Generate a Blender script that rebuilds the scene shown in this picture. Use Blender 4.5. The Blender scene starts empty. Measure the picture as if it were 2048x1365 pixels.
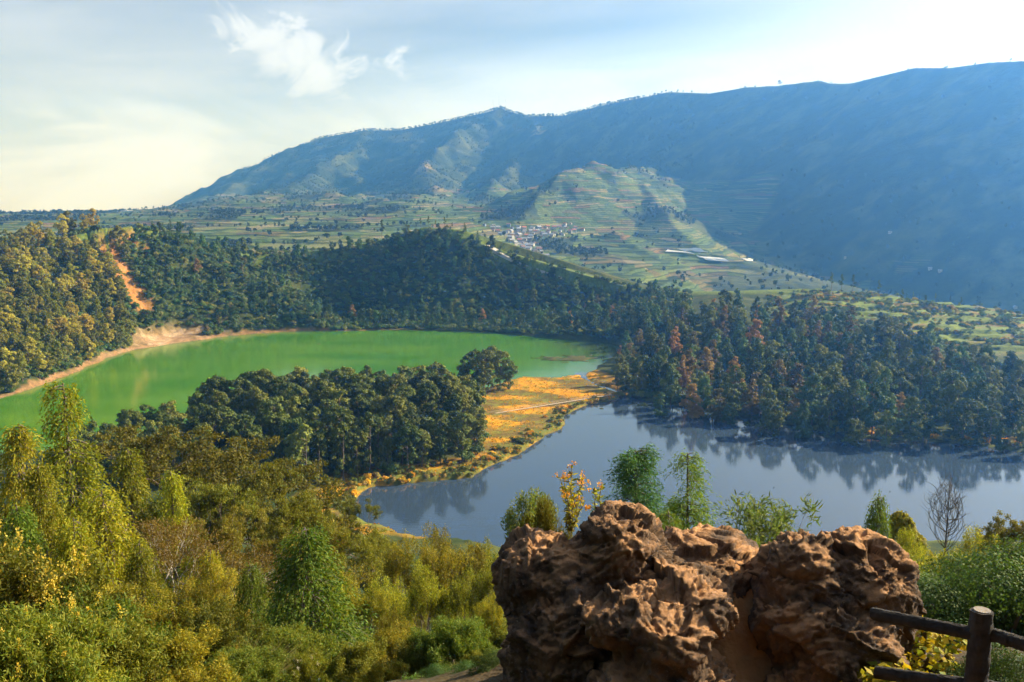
import bpy, math
import numpy as np
from math import radians, sin, cos, tan, pi

# ------------------------------------------------------------------ camera, sky, sun, exposure
scene = bpy.context.scene
CAMZ = 80.0
TH = radians(8.4)
FPX, CX, CY = 1774.0, 1024.0, 682.5
SUN_AZ, SUN_EL = radians(66), radians(28)

cam_data = bpy.data.cameras.new('camera')
cam_data.sensor_width = 36.0
cam_data.lens = FPX / 2048.0 * 36.0
cam_data.clip_start = 0.1
cam_data.clip_end = 30000
cam = bpy.data.objects.new('camera', cam_data)
cam.location = (0, 0, CAMZ)
cam.rotation_euler = (pi / 2 - TH, 0, 0)
scene.collection.objects.link(cam)
scene.camera = cam

scene.render.engine = 'CYCLES'
cy = scene.cycles
cy.use_denoising = True
cy.max_bounces = 5
cy.diffuse_bounces = 2
cy.glossy_bounces = 2
cy.transmission_bounces = 2
cy.volume_bounces = 1
cy.transparent_max_bounces = 6
cy.caustics_reflective = False
cy.caustics_refractive = False
cy.sample_clamp_indirect = 4.0
cy.use_adaptive_sampling = True
cy.adaptive_threshold = 0.02
scene.view_settings.view_transform = 'Standard'
scene.view_settings.look = 'None'
scene.view_settings.gamma = 1.0
scene.view_settings.exposure = 1.22
scene.view_settings.use_curve_mapping = False

world = bpy.data.worlds.new('World')
scene.world = world
world.use_nodes = True
SKY_STRENGTH = 0.05


def build_world():
    nt = world.node_tree
    nt.nodes.clear()
    N, Lk = nt.nodes, nt.links
    out = N.new('ShaderNodeOutputWorld')
    bg = N.new('ShaderNodeBackground')
    bg.inputs['Strength'].default_value = SKY_STRENGTH
    sky = N.new('ShaderNodeTexSky')
    sky.sky_type = 'NISHITA'
    sky.sun_disc = False
    sky.sun_elevation = SUN_EL
    sky.sun_rotation = SUN_AZ
    sky.altitude = 2000
    sky.air_density = 1.0
    sky.dust_density = 1.0
    sky.ozone_density = 1.0
    tc = N.new('ShaderNodeTexCoord')
    sep = N.new('ShaderNodeSeparateXYZ')
    Lk.new(tc.outputs['Generated'], sep.inputs[0])

    def math_(op, a, b=None, c=None, clamp=False):
        n = N.new('ShaderNodeMath')
        n.operation = op
        n.use_clamp = clamp
        for i, v in enumerate((a, b, c)):
            if v is None:
                continue
            if isinstance(v, (int, float)):
                n.inputs[i].default_value = v
            else:
                Lk.new(v, n.inputs[i])
        return n.outputs[0]

    def ramp(v, lo, hi):
        n = N.new('ShaderNodeMapRange')
        n.interpolation_type = 'SMOOTHSTEP'
        n.inputs['From Min'].default_value = lo
        n.inputs['From Max'].default_value = hi
        Lk.new(v, n.inputs['Value'])
        return n.outputs[0]

    def noise(vec, scale, detail, rough, dist=0.0):
        n = N.new('ShaderNodeTexNoise')
        n.inputs['Scale'].default_value = scale
        n.inputs['Detail'].default_value = detail
        n.inputs['Roughness'].default_value = rough
        n.inputs['Distortion'].default_value = dist
        Lk.new(vec, n.inputs['Vector'])
        return n.outputs['Fac']

    # cloud layer: the direction projected on a plane overhead
    zc = math_('ADD', math_('MAXIMUM', sep.outputs[2], 0.0), 0.16)
    u = math_('DIVIDE', sep.outputs[0], zc)
    v = math_('DIVIDE', sep.outputs[1], zc)
    comb = N.new('ShaderNodeCombineXYZ')
    Lk.new(u, comb.inputs[0])
    Lk.new(v, comb.inputs[1])
    mp = N.new('ShaderNodeMapping')
    mp.inputs['Rotation'].default_value = (0, 0, radians(12))
    mp.inputs['Scale'].default_value = (0.55, 1.0, 1.0)
    mp.inputs['Location'].default_value = (3.1, 1.7, 0.0)
    Lk.new(comb.outputs[0], mp.inputs['Vector'])
    big = noise(mp.outputs[0], 0.75, 7, 0.52, 0.6)
    veil = math_('MULTIPLY', ramp(big, 0.42, 0.68), ramp(sep.outputs[2], 0.42, 0.18))
    fine = noise(mp.outputs[0], 2.3, 10, 0.6, 0.3)
    # one torn cumulus high over the left shoulder of the mountain
    dz = math_('SUBTRACT', sep.outputs[2], 0.168)
    az = math_('ADD', math_('DIVIDE', sep.outputs[0], sep.outputs[1]), 0.232)
    tilt = math_('ADD', dz, math_('MULTIPLY', az, 0.16))
    e1 = math_('POWER', math_('DIVIDE', az, 0.145), 2.0)
    e2 = math_('POWER', math_('DIVIDE', tilt, 0.074), 2.0)
    rad = math_('SQRT', math_('ADD', e1, e2))
    comb2 = N.new('ShaderNodeCombineXYZ')
    Lk.new(az, comb2.inputs[0])
    Lk.new(math_('MULTIPLY', dz, 1.5), comb2.inputs[1])
    cn = noise(comb2.outputs[0], 14.0, 12, 0.66, 0.9)
    front = math_('GREATER_THAN', sep.outputs[1], 0.0)
    cum = math_('MULTIPLY', ramp(math_('SUBTRACT', math_('MULTIPLY', cn, 2.3), rad), 0.36, 1.05), front)
    cov = math_('MAXIMUM', math_('MULTIPLY', veil, math_('ADD', math_('MULTIPLY', fine, 0.9), 0.0)), math_('MULTIPLY', cum, 0.95))
    # pale low sky: the long way through moist air near the horizon, and the aureole round the sun
    low = math_('MULTIPLY', ramp(math_('ADD', sep.outputs[2], math_('MULTIPLY', math_('SUBTRACT', big, 0.5), 0.16)), 0.20, 0.06), 0.95)
    comb3 = N.new('ShaderNodeCombineXYZ')
    Lk.new(sep.outputs[0], comb3.inputs[0])
    Lk.new(sep.outputs[1], comb3.inputs[1])
    Lk.new(math_('MULTIPLY', sep.outputs[2], 3.2), comb3.inputs[2])
    bank = ramp(noise(comb3.outputs[0], 4.2, 9, 0.58, 0.7), 0.36, 0.60)
    low = math_('MULTIPLY', low, math_('ADD', math_('MULTIPLY', bank, 0.55), 0.45))
    dot = N.new('ShaderNodeVectorMath')
    dot.operation = 'DOT_PRODUCT'
    Lk.new(tc.outputs['Generated'], dot.inputs[0])
    dot.inputs[1].default_value = (sin(SUN_AZ) * cos(SUN_EL), cos(SUN_AZ) * cos(SUN_EL), sin(SUN_EL))
    glow = math_('MULTIPLY', ramp(dot.outputs['Value'], 0.50, 0.90), 0.92)
    cov = math_('MINIMUM', cov, 0.95)
    mix = N.new('ShaderNodeMix')
    mix.data_type = 'RGBA'
    Lk.new(cov, mix.inputs['Factor'])
    # thin high veil whitens the blue everywhere
    mix0 = N.new('ShaderNodeMix')
    mix0.data_type = 'RGBA'
    mix0.inputs['Factor'].default_value = 0.08
    Lk.new(sky.outputs[0], mix0.inputs[6])
    mix0.inputs[7].default_value = (8.6, 8.8, 9.1, 1)
    Lk.new(mix0.outputs[2], mix.inputs[6])
    mix.inputs[7].default_value = (8.4, 9.5, 11.4, 1)
    mixl = N.new('ShaderNodeMix')
    mixl.data_type = 'RGBA'
    Lk.new(low, mixl.inputs['Factor'])
    Lk.new(mix.outputs[2], mixl.inputs[6])
    mixl.inputs[7].default_value = (9.4, 11.2, 15.5, 1)
    mixg = N.new('ShaderNodeMix')
    mixg.data_type = 'RGBA'
    Lk.new(glow, mixg.inputs['Factor'])
    Lk.new(mixl.outputs[2], mixg.inputs[6])
    mixg.inputs[7].default_value = (10.4, 10.0, 9.6, 1)
    Lk.new(mixg.outputs[2], bg.inputs['Color'])
    Lk.new(bg.outputs[0], out.inputs['Surface'])


build_world()

sun_data = bpy.data.lights.new('sun', 'SUN')
sun_data.energy = 5.0
sun_data.angle = radians(0.5)
sun_data.color = (1.0, 0.90, 0.74)
sun = bpy.data.objects.new('sun', sun_data)
sun.rotation_euler = (pi / 2 - SUN_EL, 0, pi - SUN_AZ)
scene.collection.objects.link(sun)
SUNV = np.array([sin(SUN_AZ) * cos(SUN_EL), cos(SUN_AZ) * cos(SUN_EL), sin(SUN_EL)])


# ------------------------------------------------------------------ projection helpers (measuring the place)
def ray(px, py):
    xc = (np.asarray(px, float) - CX) / FPX
    yc = -(np.asarray(py, float) - CY) / FPX
    return xc, cos(TH) + yc * sin(TH), -sin(TH) + yc * cos(TH)


def at_dist(px, py, d):
    x, y, z = ray(px, py)
    t = d / y
    return x * t, y * t, CAMZ + z * t


def at_plane(px, py, z0=0.0):
    x, y, z = ray(px, py)
    t = (z0 - CAMZ) / z
    return np.stack([x * t, y * t], -1)


def smooth(a, b, v):
    t = np.clip((v - a) / (b - a), 0, 1)
    return t * t * (3 - 2 * t)


# ------------------------------------------------------------------ noise
_prng = np.random.default_rng(5)
_PERM = np.concatenate([_prng.permutation(512)] * 3)
_G2 = np.stack([np.cos(np.linspace(0, 2 * pi, 512, endpoint=False)), np.sin(np.linspace(0, 2 * pi, 512, endpoint=False))], -1)
_G3 = _prng.normal(size=(512, 3))
_G3 /= np.linalg.norm(_G3, axis=1, keepdims=True)


def perlin2(x, y):
    xi = np.floor(x).astype(np.int64)
    yi = np.floor(y).astype(np.int64)
    xf, yf = x - xi, y - yi
    xi &= 511
    yi &= 511
    u = xf ** 3 * (xf * (xf * 6 - 15) + 10)
    v = yf ** 3 * (yf * (yf * 6 - 15) + 10)

    def g(ix, iy, dx, dy):
        h = _PERM[_PERM[ix & 511] + (iy & 511)]
        return _G2[h, 0] * dx + _G2[h, 1] * dy
    a = g(xi, yi, xf, yf)
    b = g(xi + 1, yi, xf - 1, yf)
    c = g(xi, yi + 1, xf, yf - 1)
    d = g(xi + 1, yi + 1, xf - 1, yf - 1)
    return (a + u * (b - a)) + v * ((c + u * (d - c)) - (a + u * (b - a)))


def fbm2(x, y, octv=4, gain=0.5):
    s, a, f = 0, 1.0, 1.0
    for i in range(octv):
        s = s + a * perlin2(x * f + 17.3 * i, y * f - 9.1 * i)
        a *= gain
        f *= 2.03
    return s


def perlin3(p):
    i = np.floor(p).astype(np.int64)
    f = p - i
    i &= 511
    w = f ** 3 * (f * (f * 6 - 15) + 10)
    r = 0
    for dx in (0, 1):
        for dy in (0, 1):
            for dz in (0, 1):
                h = _PERM[_PERM[_PERM[(i[:, 0] + dx) & 511] + ((i[:, 1] + dy) & 511)] + ((i[:, 2] + dz) & 511)]
                g = _G3[h]
                dot = g[:, 0] * (f[:, 0] - dx) + g[:, 1] * (f[:, 1] - dy) + g[:, 2] * (f[:, 2] - dz)
                ww = (w[:, 0] if dx else 1 - w[:, 0]) * (w[:, 1] if dy else 1 - w[:, 1]) * (w[:, 2] if dz else 1 - w[:, 2])
                r = r + ww * dot
    return r


def fbm3(p, octv=4, gain=0.5, ridged=False):
    s, a, f = 0, 1.0, 1.0
    for k in range(octv):
        n = perlin3(p * f + 11.7 * k)
        s = s + a * ((0.35 - np.abs(n)) if ridged else n)
        a *= gain
        f *= 2.05
    return s


# ------------------------------------------------------------------ the shape of the land
def poly_sd(x, y, poly):
    """signed distance to a polygon, negative inside"""
    x = np.asarray(x, float)
    d2 = np.full(x.shape, 1e18)
    ins = np.zeros(x.shape, bool)
    n = len(poly)
    for i in range(n):
        ax, ay = poly[i]
        bx, by = poly[(i + 1) % n]
        ex, ey = bx - ax, by - ay
        t = np.clip(((x - ax) * ex + (y - ay) * ey) / (ex * ex + ey * ey + 1e-9), 0, 1)
        dx, dy = x - ax - ex * t, y - ay - ey * t
        d2 = np.minimum(d2, dx * dx + dy * dy)
        if by != ay:
            c = ((ay > y) != (by > y)) & (x < (bx - ax) * (y - ay) / (by - ay) + ax)
            ins ^= c
    d = np.sqrt(d2)
    return np.where(ins, -d, d)


GREEN_PX = [(-420, 900), (-200, 850), (0, 797), (60, 778), (120, 757), (170, 738), (215, 715), (270, 700), (330, 690), (430, 676), (560, 664),
            (700, 662), (800, 660), (900, 663), (1000, 667), (1100, 677), (1200, 684), (1240, 690), (1238, 704), (1205, 730),
            (1195, 742), (1160, 750), (1120, 757), (1050, 756), (1000, 768), (940, 790), (900, 800), (700, 806), (620, 808), (480, 824),
            (350, 866), (180, 895), (0, 912), (-300, 960)]
BLUE_PX = [(1245, 796), (1180, 808), (1130, 830), (1115, 860), (1080, 880), (1040, 905), (990, 930), (940, 955), (860, 962), (800, 967), (740, 975),
           (712, 1000), (705, 1030), (740, 1050), (790, 1073), (815, 1092), (900, 1112), (1000, 1125), (1200, 1130), (1500, 1115), (1800, 1095),
           (2048, 1085), (2500, 1050), (2500, 915), (2200, 906), (2048, 904), (1990, 894), (1900, 886), (1780, 879), (1700, 873), (1600, 852),
           (1500, 836), (1400, 818), (1300, 802), (1268, 796)]
BOG_PX = [(1245, 790), (1215, 762), (1190, 745), (1120, 757), (1040, 757), (1010, 775), (950, 800), (930, 830), (965, 860), (980, 895), (950, 920), (860, 938), (740, 948), (670, 965), (630, 1000), (640, 1050), (720, 1100), (850, 1115), (830, 1095), (790, 1075), (740, 1052), (705, 1030), (712, 1000), (740, 975), (800, 967), (940, 955), (1040, 905), (1115, 860), (1130, 830), (1180, 808)]
STREAM_PX = [(1165, 745), (1170, 758), (1195, 772), (1215, 777), (1240, 786), (1250, 800)]


def to_plane(pts, z=0.0):
    return [tuple(at_plane(p[0], p[1], z)) for p in pts]


GREEN, BLUE, BOG = to_plane(GREEN_PX), to_plane(BLUE_PX), to_plane(BOG_PX)
STREAM = to_plane(STREAM_PX)

# crest lines: (px, py, distance); z follows from the measured sight line
RIM = [(-420, 520, 470, .34, .3), (-200, 515, 490, .34, .3), (0, 512, 520, .36, .3), (100, 488, 540, .42, .3), (200, 456, 560, .5, .3), (262, 452, 580, .55, .28), (330, 466, 605, .55, .25), (420, 492, 640, .7, .22),
       (500, 507, 670, .8, .2), (600, 506, 690, .85, .2), (700, 494, 700, .9, .2), (790, 474, 705, .9, .25), (850, 454, 705, .9, .3), (920, 459, 700, .9, .3), (980, 496, 690, .9, .25), (1050, 531, 680, .8, .25),
       (1150, 563, 665, .6, .25), (1250, 579, 655, .4, .2), (1350, 583, 645, .22, .2), (1450, 583, 635, .14, .2), (1550, 579, 630, .12, .25), (1640, 577, 625, .11, .3), (1720, 594, 620, .09, .35), (1800, 610, 615, .07, .35),
       (1900, 624, 610, .05, .4), (2048, 644, 605, .04, .4), (2300, 668, 600, .04, .4), (2700, 690, 600, .04, .4)]
SPUR = [(262, 474, 584, .6, .6), (222, 540, 566, .6, .6), (248, 600, 553, .6, .6), (284, 655, 546, .6, .6)]
MAIN = [(2700, 40, 1364, .70, .6), (2300, 85, 1522, .70, .6), (2048, 121, 1679, .70, .6), (1980, 124, 1761, .70, .6), (1900, 135, 1871, .70, .6), (1830, 135, 1967, .70, .6), (1760, 152, 2078, .70, .6),
        (1700, 166, 2175, .70, .6), (1660, 166, 2240, .70, .6), (1640, 160, 2274, .70, .6), (1560, 170, 2408, .70, .6), (1490, 174, 2528, .70, .6), (1420, 186, 2663, .70, .6), (1340, 183, 2831, .70, .6),
        (1290, 193, 2959, .70, .6), (1200, 211, 3167, .6, .6), (1130, 230, 3354, .66, .6), (1060, 232, 3482, .70, .6), (1000, 218, 3584, .58, .6), (960, 227, 3648, .56, .6), (880, 245, 3750, .52, .6),
        (800, 260, 3840, .5, .6), (730, 260, 3942, .5, .6), (640, 276, 4032, .5, .6), (560, 311, 4160, .48, .6), (480, 355, 4288, .45, .5), (380, 400, 4480, .4, .5), (320, 417, 4608, .3, .4), (200, 430, 4736, .2, .3),
        (0, 442, 4864, .12, .2), (-300, 446, 4992, .1, .2)]
SPURS = [
    [(1000, 222, 3584, .6, .6), (930, 262, 3379, .6, .6), (880, 300, 3174, .55, .55), (850, 340, 2932, .5, .5), (872, 385, 2529, .42, .42), (830, 405, 2136, .34, .34), (800, 440, 1727, .24, .24)],
    [(1060, 236, 3456, .6, .6), (1080, 275, 3226, .6, .6), (1050, 320, 2971, .5, .5), (1000, 360, 2585, .42, .42), (960, 400, 2240, .36, .36)],
    [(730, 264, 3917, .55, .55), (712, 300, 3648, .5, .5), (650, 335, 3392, .45, .45), (600, 370, 3136, .38, .38), (540, 400, 2679, .28, .28), (500, 425, 2136, .2, .2)],
    [(640, 280, 4006, .5, .5), (520, 350, 3776, .42, .42), (440, 392, 3456, .32, .32), (400, 412, 3072, .22, .22)],
    # terraced hill in front of the great wall
    [(1360, 330, 2500, .5, .5), (1310, 342, 2200, .46, .46), (1255, 334, 2020, .42, .42), (1190, 340, 1900, .42, .42), (1130, 356, 1800, .4, .36), (1085, 388, 1700, .36, .36), (1050, 428, 1560, .32, .32)],
    [(1255, 336, 2020, .42, .42), (1290, 372, 1860, .42, .42), (1325, 412, 1690, .4, .4), (1350, 452, 1520, .36, .34), (1400, 495, 1340, .24, .24), (1560, 545, 1120, .14, .2)],
    [(330, 426, 2500, .16, .2), (450, 413, 2400, .18, .2), (600, 406, 2250, .2, .2), (720, 402, 2050, .22, .2), (800, 414, 1850, .22, .22)],
    # low spurs in the valley
    [(1230, 462, 1480, .3, .3), (1280, 500, 1330, .24, .24), (1340, 535, 1180, .2, .2)],
    [(1290, 545, 1080, .24, .24), (1230, 560, 1000, .22, .22)],
]


def line3(pts):
    out = []
    for p in pts:
        x, y, z = at_dist(p[0], p[1], p[2])
        out.append((float(x), float(y), float(z), p[3], p[4]))
    return np.array(out)


def ridge_field(x, y, L):
    """highest slope falling from a crest line; per-vertex near and far slopes"""
    best = np.full(x.shape, -1e9)
    dist = np.full(x.shape, 1e9)
    side = np.zeros(x.shape)
    for i in range(len(L) - 1):
        a, b = L[i], L[i + 1]
        ex, ey = b[0] - a[0], b[1] - a[1]
        t = np.clip(((x - a[0]) * ex + (y - a[1]) * ey) / (ex * ex + ey * ey), 0, 1)
        dx, dy = x - a[0] - ex * t, y - a[1] - ey * t
        d = np.sqrt(dx * dx + dy * dy)
        far = (ex * (y - a[1]) - ey * (x - a[0])) * (1 if ex > 0 else -1) > 0
        sl = np.where(far, a[4] + (b[4] - a[4]) * t, a[3] + (b[3] - a[3]) * t)
        z = a[2] + (b[2] - a[2]) * t - sl * d
        best = np.maximum(best, z)
        m = d < dist
        dist = np.where(m, d, dist)
        side = np.where(m, np.where(far, 1.0, -1.0), side)
    return best, dist, side


RIM3, SPUR3, MAIN3 = line3(RIM), line3(SPUR), line3(MAIN)
SPURS3 = [line3(s) for s in SPURS]
RIMX = RIM3[:, 0] / RIM3[:, 1]


def smax(a, b, k):
    h = np.clip(0.5 + 0.5 * (a - b) / k, 0, 1)
    return b + (a - b) * h + k * h * (1 - h)


NEAR_Y = [-90, -40, -18, -5, 4, 7, 9, 12, 16, 22, 30, 45, 60, 80, 105, 135, 165, 190, 207, 230, 300]  # negative distances: unseen ground raised behind the camera to block sky light
NEAR_R = [128, 100, 85, 77.2, 76.6, 76.4, 75.2, 73.3, 71.0, 67.5, 63.0, 55.0, 47.5, 38.0, 27.5, 17.5, 9.5, 4.0, 1.0, .5, .5]
NEAR_L = [128, 100, 84, 75.8, 74.6, 73.6, 72.9, 71.7, 69.9, 66.8, 62.6, 54.0, 47.5, 39.0, 29.0, 19.5, 12.0, 7.0, 3.5, 1.6, .5]


def valley(x, y):
    u = x / np.maximum(y, 1)
    t = smooth(-0.12, 0.12, u)
    left = np.interp(y, [650, 1000, 1500, 2200, 3000, 4200, 7000], [22, 36, 62, 72, 70, 58, 50])
    mid = np.interp(y, [650, 1000, 1250, 1500, 1900, 2600], [2, 2, 8, 22, 60, 90])
    right = np.interp(y, [560, 640, 800, 1000, 1300, 1800], [-22, -45, -78, -82, -70, -30])
    left = left + smooth(-.46, -.27, u) * np.interp(y, [900, 1300, 1800, 2400, 3200], [0, 4, 16, 36, 50])
    z = left * (1 - t) + mid * t
    t2 = smooth(0.12, 0.42, u)
    z = z * (1 - t2) + right * t2
    return z + 7 * fbm2(x / 260, y / 260, 4) * smooth(650, 900, y)


def terrace(z, step, amt):
    q = z / step
    f = q - np.floor(q)
    zz = step * (np.floor(q) + smooth(0.72, 1.0, f))
    return z * (1 - amt) + zz * amt


def far_masks(x, y, z):
    """forest and field masks of the country beyond the rim"""
    u = x / np.maximum(y, 1)
    n = fbm2(x / 190 + 3.1, y / 190, 4, .55)
    dm, _ = None, None
    field = smooth(-.22, .05, n + .55 - np.clip(z - 105, 0, 400) / 130)
    return field


def height(x, y, full=False):
    x = np.atleast_1d(np.asarray(x, float))
    y = np.atleast_1d(np.asarray(y, float))
    shp = x.shape
    x, y = x.ravel(), y.ravel()
    z = np.zeros(x.shape)
    info = {k: np.zeros(x.shape) for k in ('sg', 'sb', 'bog', 'beach', 'field', 'slide', 'zone', 'plat')}
    info['sg'] += 99
    info['sb'] += 99
    info['bog'] += 99
    rimz, rimd, rims = ridge_field(x, y, RIM3)
    rimdist_at = np.interp(x / np.maximum(y, 1), RIMX, RIM3[:, 1])
    outer = (y > rimdist_at)
    # ---- basin
    b = ~outer
    if b.any():
        xb, yb = x[b], y[b]
        sg, sb = poly_sd(xb, yb, GREEN), poly_sd(xb, yb, BLUE)
        bog = poly_sd(xb, yb, BOG)
        rag = 1.6 * fbm2(xb / 9, yb / 9, 3) + 2.4 * fbm2(xb / 31, yb / 31, 2)
        sg, sb = sg + rag, sb + rag
        st = np.full(xb.shape, 1e9)
        for i in range(len(STREAM) - 1):
            (ax, ay), (bx, by) = STREAM[i], STREAM[i + 1]
            t = np.clip(((xb - ax) * (bx - ax) + (yb - ay) * (by - ay)) / ((bx - ax) ** 2 + (by - ay) ** 2), 0, 1)
            st = np.minimum(st, np.hypot(xb - ax - (bx - ax) * t, yb - ay - (by - ay) * t))
        st = st - 1.6 + rag * .5
        sd = np.minimum(np.minimum(sg, sb), st)
        rz = rimz[b]
        sz, sdist, _ = ridge_field(xb, yb, SPUR3)
        rz = smax(rz, sz, 6) + 2.6 * fbm2(xb / 38, yb / 38, 4) * smooth(4, 40, sd) * smooth(-2, 25, rz) * smooth(0, 25, rimd[b])
        ul = xb / np.maximum(yb, 1)
        # gullies on the rim wall
        wall = smooth(-.5, -.3, ul) * (1 - smooth(.1, .2, ul))
        rz = rz - 5 * wall * np.abs(perlin2(ul * 26 + 4, yb / 260)) * smooth(6, 50, rimd[b])
        # terraces on the plateau at the right
        plat = smooth(.26, .34, ul) * smooth(440, 480, yb)
        zp = rz + 3.2 * fbm2(xb / 55, yb / 30, 3)
        rz = rz * (1 - plat) + terrace(zp, 1.9, 1) * plat
        tl = smooth(-1, 9, -xb + 0.02 * yb)
        near = np.interp(yb, NEAR_Y, NEAR_R) * (1 - tl) + np.interp(yb, NEAR_Y, NEAR_L) * tl
        near = near + 1.2 * fbm2(xb / 14, yb / 14, 4) * smooth(9, 40, yb) + .16 * fbm2(xb / 1.5, yb / 1.5, 3)
        isl = 4.0 * np.exp(-((xb + 70) / 60) ** 2 - ((yb - 312) / 28) ** 2)
        flat = .55 + .22 * fbm2(xb / 5, yb / 5, 3) + isl
        zb = np.maximum(np.maximum(rz, near), flat)
        beach = np.exp(-((ul + .392) / .048) ** 2) * smooth(430, 480, yb)
        k = .85 * (1 - beach) + .11 * beach
        lim = .34 + .12 * fbm2(xb / 2.2, yb / 2.2, 2) + k * sd + np.maximum(sd - 14, 0) * 1.3 * beach
        zl = np.minimum(zb, lim)
        zw = -np.minimum(.12 + .25 * np.abs(sd), 3.5)
        # weed mats in the green lake
        mx, my = at_plane(1140, 718)
        mat = np.exp(-((xb - mx) / 20) ** 2 - ((yb - my) / 11) ** 2)
        mat = smooth(.40, .52, mat * .8 + .75 * fbm2(xb / 8, yb / 4.5, 4))
        zw = zw * (1 - mat) + .3 * mat
        zz = np.where(sd > 0, zl, zw)
        z[b] = zz
        info['sg'][b], info['sb'][b], info['bog'][b] = sg, sb, bog
        info['beach'][b] = beach * smooth(22, 11, sd) * (sd > -1)
        info['slide'][b] = smooth(9, 3, sdist + 9 * fbm2(xb / 11, yb / 11, 3)) * smooth(3, 8, zz)
        info['plat'][b] = plat
        info['zone'][b] = mat * (sg < -2)
    o = outer
    if o.any():
        xo, yo = x[o], y[o]
        zv = valley(xo, yo)
        mz, md, _ = ridge_field(xo, yo, MAIN3)
        zz = zv
        hill = np.full(xo.shape, -1e9)
        for i, s in enumerate(SPURS3):
            a, d, _ = ridge_field(xo, yo, s)
            hill = np.maximum(hill, a)
        hill = hill + 16 * fbm2(xo / 120 + 1, yo / 120 + 4, 3) * smooth(40, 120, hill)
        zz = smax(zz, hill, 30)
        zz = smax(zz, mz, 30)
        rug = smooth(60, 160, zz) * smooth(5, 160, md)
        ridgen = .4 - np.abs(perlin2(xo / 210 + 9, yo / 210)) - .5 * np.abs(perlin2(xo / 90, yo / 90 + 5))
        gul = .3 - np.abs(perlin2((xo + .45 * yo) / 130, (yo - .45 * xo) / 520 + 3))
        zz = zz + 44 * ridgen * rug * smooth(.25, .0, xo / yo) + 10 * ridgen * rug + 22 * gul * rug + 5 * fbm2(xo / 60, yo / 60, 3) * smooth(5, 80, md) * smooth(30, 120, zz)
        n = fbm2(xo / 190 + 3.1, yo / 190, 4, .55)
        uu = xo / yo
        fld = smooth(-.12, .12, n + .27 - np.clip(zz - 105, 0, 400) / 80) * smooth(.34, .2, uu + .06 * n)
        fld = np.maximum(fld, .5 * smooth(.2, .3, uu) * smooth(.0, .12, n) * smooth(60, 0, zz))
        # the terraced hill is tilled almost to its top, its back stays wooded
        hx, hy = SPURS3[4][2, 0], SPURS3[4][2, 1]
        th = np.exp(-((xo - hx - 30) / 260) ** 2 - ((yo - hy + 130) / 260) ** 2)
        fld = np.maximum(fld, smooth(.25, .5, th) * smooth(-.55, -.15, n))
        ztr = terrace(zz, 5.5, .85)
        zz = zz * (1 - fld) + ztr * fld
        t = smooth(0, 60, yo - rimdist_at[o])
        zr = rimz[o]
        zz = np.where(zr > zz, zr, zz)
        z[o] = zz
        info['field'][o] = fld
    if full:
        return z.reshape(shp), {k: v.reshape(shp) for k, v in info.items()}
    return z.reshape(shp)


def ground_at(x, y):
    return float(height([x], [y])[0])


def hit(px, py, y0=800, y1=5000, n=900):
    """first ground point on a sight line between two distances"""
    ys = np.geomspace(y0, y1, n)
    x, y, z = at_dist(px, py, ys)
    h = height(x, y)
    k = np.argmax(h >= z)
    if not (h >= z).any():
        return None
    return float(x[k]), float(y[k]), float(h[k])


# ------------------------------------------------------------------ mesh and material helpers
COL = scene.collection


def mesh_np(name, V, Fs, mats=(), midx=None, smooth_=False):
    """V (n,3); Fs a list of (m,k) index arrays, k = 3 or 4"""
    me = bpy.data.meshes.new(name)
    V = np.asarray(V, np.float32)
    if not isinstance(Fs, (list, tuple)):
        Fs = [Fs]
    Fs = [np.asarray(f, np.int32) for f in Fs if len(f)]
    nl = sum(f.size for f in Fs)
    npoly = sum(len(f) for f in Fs)
    me.vertices.add(len(V))
    me.vertices.foreach_set('co', V.ravel())
    me.loops.add(nl)
    me.loops.foreach_set('vertex_index', np.concatenate([f.ravel() for f in Fs]))
    me.polygons.add(npoly)
    tot = np.concatenate([np.full(len(f), f.shape[1], np.int32) for f in Fs])
    me.polygons.foreach_set('loop_start', np.concatenate([[0], np.cumsum(tot)[:-1]]).astype(np.int32))
    for m in mats:
        me.materials.append(m)
    if midx is not None:
        me.polygons.foreach_set('material_index', np.asarray(midx, np.int32))
    me.polygons.foreach_set('use_smooth', np.full(npoly, bool(smooth_)))
    me.update(calc_edges=True)
    return me


def obj(name, me, parent=None, loc=None, rz=None, scale=None):
    o = bpy.data.objects.new(name, me)
    COL.objects.link(o)
    if parent is not None:
        o.parent = parent
    if loc is not None:
        o.location = loc
    if rz is not None:
        o.rotation_euler = (0, 0, rz)
    if scale is not None:
        o.scale = (scale,) * 3 if isinstance(scale, (int, float)) else scale
    return o


def tag(o, label=None, cat=None, group=None, kind=None):
    for k, v in (('label', label), ('category', cat), ('group', group), ('kind', kind)):
        if v:
            o[k] = v
    return o


class Geo:
    """collects vertices and faces of one mesh"""

    def __init__(self):
        self.v, self.f, self.n = [], {3: [], 4: []}, 0

    def add(self, V, F):
        V = np.asarray(V, float)
        F = np.asarray(F, int)
        if len(F):
            self.f[F.shape[1]].append(F + self.n)
        self.v.append(V)
        self.n += len(V)

    def mesh(self, name, mats=(), smooth_=False):
        V = np.concatenate(self.v) if self.v else np.zeros((0, 3))
        Fs = [np.concatenate(self.f[k]) for k in (3, 4) if self.f[k]]
        return mesh_np(name, V, Fs, mats, None, smooth_)


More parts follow.
